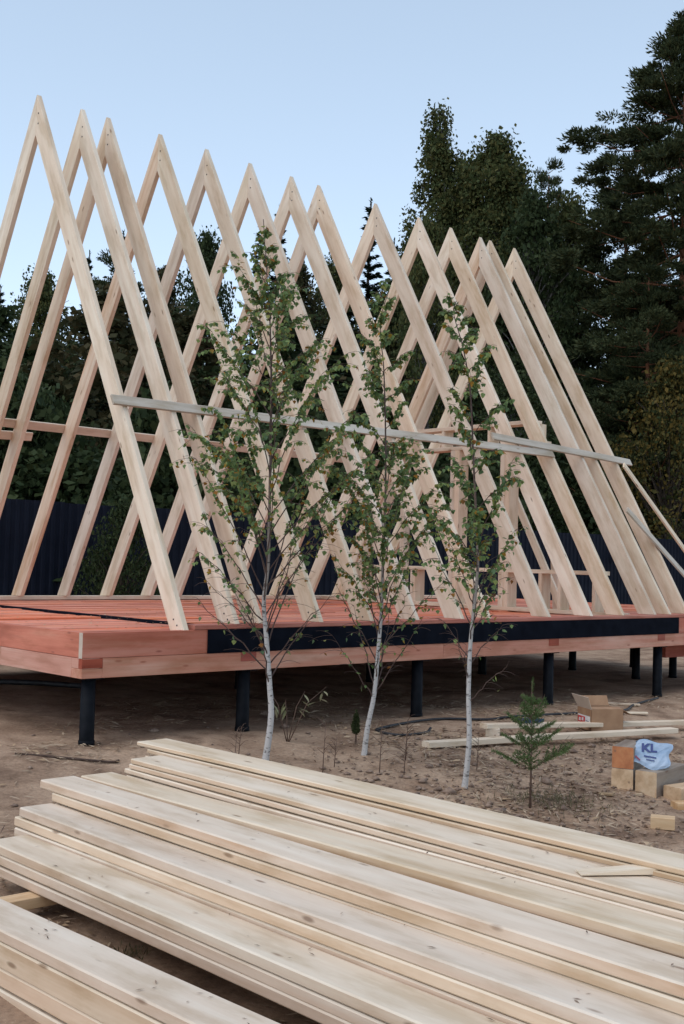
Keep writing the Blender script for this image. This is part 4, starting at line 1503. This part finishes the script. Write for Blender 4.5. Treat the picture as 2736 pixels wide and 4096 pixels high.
def leafy_kind(h, rad, seed, m, n=9000, z0=.12, lean=0.0, strands=120, bark='far_birch_bark', leaf=(.07, .13), prof=None, hang=.5, nclump=70):
    """a crown of hanging leafy strands and clumps with gaps between"""
    r = np.random.default_rng(seed)
    prof = prof or [(0, .35), (.25, .8), (.5, 1), (.75, .72), (.9, .38), (1, .08)]
    xs, ys = zip(*prof)
    C, D, NN = [], [], []
    limbs = []
    per = n // strands
    for s in range(strands):
        t = r.random() ** .85
        a = r.uniform(0, 6.283)
        rr_ = rad * np.interp(t, xs, ys) * r.uniform(.25, 1.08)
        z = h * (z0 + (1 - z0) * t)
        tip = np.array([lean * (z / h) ** 1.5 + math.cos(a) * rr_, math.sin(a) * rr_, z])
        root = np.array([lean * (z / h) ** 1.5 * .8, 0, max(.1 * h, z - rr_ * 1.1)])
        limbs.append(([tuple(root), tuple(root * .4 + tip * .6 + np.array([0, 0, .15 * rr_])), tuple(tip)], [.03, .018, .006]))
        k = per
        u = r.random(k)
        sp = .14 + .17 * rad * r.uniform(.2, .9)
        drop = r.random(k) * r.uniform(.3, 1.3) * hang
        c = tip + np.clip(r.normal(0, 1, (k, 3)), -1.9, 1.9) * np.array([sp, sp, sp * .7]) * .6 - np.stack([np.zeros(k), np.zeros(k), drop], 1)
        C.append(c)
        D.append(r.normal(0, .6, (k, 3)) + np.array([0, 0, -.6]))
        NN.append(rand_dirs(k, r))
    C = np.concatenate(C); D = np.concatenate(D); NN = np.concatenate(NN)
    k = len(C)
    L = r.uniform(*leaf, k) * r.choice([.6, 1.0, 1.0, 1.45], k)
    crown = mesh_cards('crown', C, D, NN, L, L * r.uniform(.5, .8, k), m)
    tr = trunk_mesh('trunk', h * .96, .010 * h + .02, .012, M[bark], lean, limbs, seed)
    return tr, crown


def plant_tree(kind, name, x, yv, label, cat, rz=0.0, sc=(1, 1, 1), group='trees beyond the fence'):
    g = float(gz(x, yv)) - .1
    root = empty(name, (x, yv, g), rz)
    tag(root, label, cat, group)
    for nm, me in zip(('trunk', 'crown'), kind):
        o = bpy.data.objects.new(nm, me)
        COL.objects.link(o)
        o.parent = root
        o.matrix_basis = Matrix.Diagonal((*sc, 1))
        if nm == 'crown':
            o['kind'] = 'stuff'
    return root


K_spruce = spruce_kind(15.0, 2.3, 1, M['spruce'])
K_thin = spruce_kind(15.0, 1.35, 2, M['spruce'], 36, 1.1)
K_pineL = pine_kind(13.5, 2.1, 3, M['pine_needles'], .3, 46, 8, 85, .34, 'bark')
K_leafA = leafy_kind(12.5, 2.6, 4, M['far_leaf'], 26000, .05, 0, 240, leaf=(.09, .17))
K_leafB = leafy_kind(12.5, 2.2, 5, M['rust_leaf'], 26000, .05, .3, 240, leaf=(.09, .17))
K_leafC = leafy_kind(12.5, 2.7, 15, M['bush_leaf'], 26000, .03, 0, 240, leaf=(.09, .17))
K_birchL = leafy_kind(17.4, 1.7, 6, M['far_leaf'], 34000, .18, -1.2, 170, prof=[(0, 1.0), (.3, 1.3), (.5, 1.1), (.68, .8), (.82, .5), (.92, .3), (1, .08)], hang=1.5, leaf=(.08, .15))
K_birchR = leafy_kind(16.2, 2.3, 7, M['far_leaf'], 56000, .12, .2, 240, prof=[(0, .7), (.3, 1.15), (.6, 1.1), (.8, .8), (.92, .42), (1, .1)], hang=1.4, leaf=(.08, .15))
K_pineM = pine_kind(16.7, 2.4, 8, M['pine_needles'], .12, 60, 11, 85, .36, 'pine_bark')
K_big = pine_kind(17.7, 3.0, 12, M['pine_needles'], .12, 150, 13, 125, .37, 'pine_bark', flat=.42, prof=[(.12, 2.6), (.4, 3.2), (.6, 3.4), (.76, 3.45), (.82, 2.5), (.91, 1.0), (1, .1)])
K_bigB = pine_kind(14.6, 3.0, 10, M['pine_needles'], .03, 80, 13, 90, .42, 'pine_bark')
K_bush = leafy_kind(4.6, 1.9, 11, M['bush_leaf'], 14000, .0, 0, 200, bark='bark', leaf=(.07, .14), hang=.3)
K_autumn = leafy_kind(5.9, 2.0, 13, M['autumn_leaf'], 22000, .0, 0, 220, bark='bark', leaf=(.06, .11), hang=.4)

plant_tree(K_thin, 'spruce_tree', 13.87, 29.7, 'slim dark spruce cut by the left photo edge above the fence', 'spruce', .3, (.72, .72, .715))
plant_tree(K_leafA, 'leafy_tree', 16.9, 32.48, 'round topped leafy tree seen between the two leftmost rafters', 'tree', 1.0, (.8, .8, .98))
plant_tree(K_thin, 'spruce_tree', 21.16, 36.38, 'thin spruce tip left of the layered pine', 'spruce', 2.0, (.8, .8, .97))
plant_tree(K_pineL, 'pine_tree', 19.91, 32.13, 'small pine with layered flat boughs behind the second and third rafters', 'pine', 0.0, (1, 1, 1))
plant_tree(K_thin, 'spruce_tree', 27.53, 43.9, 'farthest thin spruce spike peeping over the layered pine', 'spruce', 4.0, (1.2, 1.2, 1.22))
plant_tree(K_leafB, 'leafy_tree', 20.1, 29.26, 'rusty leafy tree right of the layered pine', 'tree', .5, (.85, .85, 1.0))
plant_tree(K_leafC, 'leafy_tree', 20.09, 26.51, 'green leafy tree behind the fifth rafter peak', 'tree', 2.2, (.7, .7, 1.06))
plant_tree(K_spruce, 'spruce_tree', 24.11, 28.1, 'dark spruce with a pointed top behind the leftmost birch tip', 'spruce', 1.2, (.85, .85, 1.03))
plant_tree(K_thin, 'spruce_tree', 33.31, 38.43, 'far spruce spike just right of the pointed dark spruce', 'spruce', .9, (1.3, 1.3, 1.32))
plant_tree(K_leafB, 'leafy_tree', 22.67, 24.15, 'rusty leafy tree behind the sixth and seventh rafters', 'tree', 3.5, (.8, .8, .98))
plant_tree(K_leafA, 'leafy_tree', 27.52, 27.75, 'leafy tree low between the two middle spruces', 'tree', 2.8, (.8, .8, 1.12))
plant_tree(K_thin, 'spruce_tree', 28.52, 26.67, 'narrow spruce rising just left of the ninth rafter peak', 'spruce', 2.4, (1.25, 1.25, 1.10))
plant_tree(K_thin, 'spruce_tree', 30.73, 27.41, 'short spruce tip just right of the ninth rafter peak', 'spruce', 5.0, (1.0, 1.0, 1.03))
plant_tree(K_leafB, 'leafy_tree', 24.34, 19.88, 'rusty leafy tree at the foot of the tall leaning birch', 'tree', 1.9, (.8, .8, .95))
plant_tree(K_birchL, 'birch_tree', 25.35, 18.55, 'tall thin birch with a wispy top leaning left', 'birch', R(-47), (1, 1, 1))
plant_tree(K_birchR, 'birch_tree', 25.23, 17.45, 'broad tall birch right beside the leaning birch', 'birch', 0.4, (1, 1, 1))
plant_tree(K_birchR, 'birch_tree', 25.2, 18.2, 'bushy birch filling the gap between leaning and broad birch', 'birch', 2.6, (.85, .85, .93))
plant_tree(K_birchL, 'birch_tree', 25.9, 18.6, 'slender birch top just right of the leaning birch', 'birch', R(120), (1.0, 1.0, .90))
plant_tree(K_birchL, 'birch_tree', 26.6, 17.0, 'slender birch on the right flank of the broad tall birch', 'birch', R(20), (1.05, 1.05, .86))
plant_tree(K_leafA, 'leafy_tree', 21.64, 16.9, 'lower leafy birch in front of the tall leaning birch', 'birch', 4.4, (.6, .6, .98))
plant_tree(K_pineM, 'pine_tree', 30.64, 19.21, 'mid sized pine top between the tall birch and the great pine', 'pine', 1.0, (.8, .8, 1.0))
plant_tree(K_leafA, 'leafy_tree', 28.06, 16.27, 'leafy tree filling the dip left of the great pine', 'tree', 5.2, (.85, .85, 1.15))
plant_tree(K_leafC, 'leafy_tree', 23.97, 14.68, 'dark green leafy tree behind the last rafters', 'tree', .8, (.8, .8, 1.05))
plant_tree(K_big, 'pine_tree', 25.5, 10.4, 'great pine with a reddish trunk at the right photo edge', 'pine', 0.7, (1, 1, 1))
plant_tree(K_bigB, 'pine_tree', 28.0, 14.0, 'dense dark pine half hidden left of the great pine', 'pine', 2.0, (1, 1, .97))
plant_tree(K_bigB, 'pine_tree', 23.4, 10.2, 'low branching dark pine below the great pine crown', 'pine', 4.0, (.75, .75, .68))
plant_tree(K_autumn, 'autumn_tree', 22.6, 9.0, 'yellowing leafy tree at the right photo edge above the fence', 'tree', 0, (1.0, 1.0, 1.2))
plant_tree(K_leafC, 'leafy_tree', 17.7, 10.3, 'dark leafy tree left of the yellowing tree', 'tree', 2.7, (.6, .6, .5))
plant_tree(K_bush, 'leafy_bush', 5.2, 10.94, 'bright green bush rising behind the fence at the left', 'bush', 0, (.55, .55, .80))
plant_tree(K_bush, 'leafy_bush', 4.75, 7.0, 'dark bush in front of the fence at the left', 'bush', 2.0, (.34, .34, .50))
# undergrowth behind the fence and the wood behind it: masses nobody could count
def mass(name, protos, spots, label, m_of):
    V, F, I, mats_, b0 = [], [], [], [], 0
    for kd, (x, yv, rz, sx, sz) in spots:
        me = kd
        v = np.empty(len(me.vertices) * 3, np.float32)
        me.vertices.foreach_get('co', v)
        v = v.reshape(-1, 3) * np.array([sx, sx, sz], np.float32)
        c, sn = math.cos(rz), math.sin(rz)
        v = v @ np.array([[c, sn, 0], [-sn, c, 0], [0, 0, 1]], np.float32) + np.array([x, yv, float(gz(x, yv)) - .1], np.float32)
        n4 = len(v) // 4
        mm = me.materials[0]
        if mm not in mats_:
            mats_.append(mm)
        V.append(v)
        F.append(np.arange(n4 * 4).reshape(-1, 4) + b0)
        I.append(np.full(n4, mats_.index(mm)))
        b0 += n4 * 4
    tag(link(name, np_mesh(name, np.concatenate(V), np.concatenate(F), mats_, np.concatenate(I))), label, kind='stuff')


L_bush = leafy_kind(4.6, 1.9, 31, M['bush_leaf'], 5000, .0, 0, 110, bark='bark', leaf=(.10, .20), hang=.3)[1]
L_leafA = leafy_kind(12.5, 2.6, 32, M['bush_leaf'], 7000, .03, 0, 150, leaf=(.16, .30))[1]
L_leafB = leafy_kind(12.5, 2.4, 33, M['rust_leaf'], 7000, .03, .3, 150, leaf=(.16, .30))[1]
L_spr = spruce_kind(15.0, 2.3, 34, M['spruce'], 30, .45)[1]
L_pin = pine_kind(14.0, 2.6, 35, M['pine_needles'], .05, 50, 8, 36, .42, 'bark')[1]
rr = random.Random(17)
sp = []
for i in range(54):
    x = 3 + i * .58 + rr.uniform(-.4, .4)
    sp.append((L_bush, (x, 9.8 + rr.choice((0, 0, 1, 2)) * 3.0 + rr.uniform(-.4, 1.2), rr.uniform(0, 6.28), rr.uniform(.8, 1.2), rr.uniform(.7, 1.1))))
mass('undergrowth', None, sp, 'dark undergrowth crowding in the shade behind the navy fence', None)
sp = []
for i in range(70):
    a = R(rr.uniform(29, 66))
    right = a < R(46)
    d = rr.uniform(38 if right else 28, 52)
    hgt = (4.2 + d * .13) * rr.uniform(.8, 1.05) * (1.2 if right else 1.0)
    kd = rr.choice((L_spr, L_spr, L_pin, L_leafA)) if right else rr.choice((L_leafA, L_leafB, L_spr))
    sp.append((kd, (CAM.x + d * math.cos(a), CAM.y + d * math.sin(a), rr.uniform(0, 6.28), rr.uniform(.8, 1.1), hgt / (15 if kd is L_spr else 14 if kd is L_pin else 12.5))))
mass('forest', None, sp, 'dark mixed forest standing behind the fence', None)
# the depth of the wood, one mass
r = np.random.default_rng(77)
n = 50000
a = r.uniform(R(22), R(74), n)
d = r.uniform(52, 75, n)
hmax = 9.5 + 2.2 * vnoise(a * 40, a * 0 + 3) + 3.0 * vnoise(a * 110, a * 0 + 9)
z = r.random(n) * hmax
C = np.stack([CAM.x + d * np.cos(a), CAM.y + d * np.sin(a), z], 1)
wood_me = mesh_cards('far_wood', C, r.normal(0, 1, (n, 3)), rand_dirs(n, r), r.uniform(.5, 1.1, n), r.uniform(.3, .6, n), M['bush_leaf'])
tag(link('far_wood', wood_me), 'dark mass of the forest far behind everything', kind='stuff')
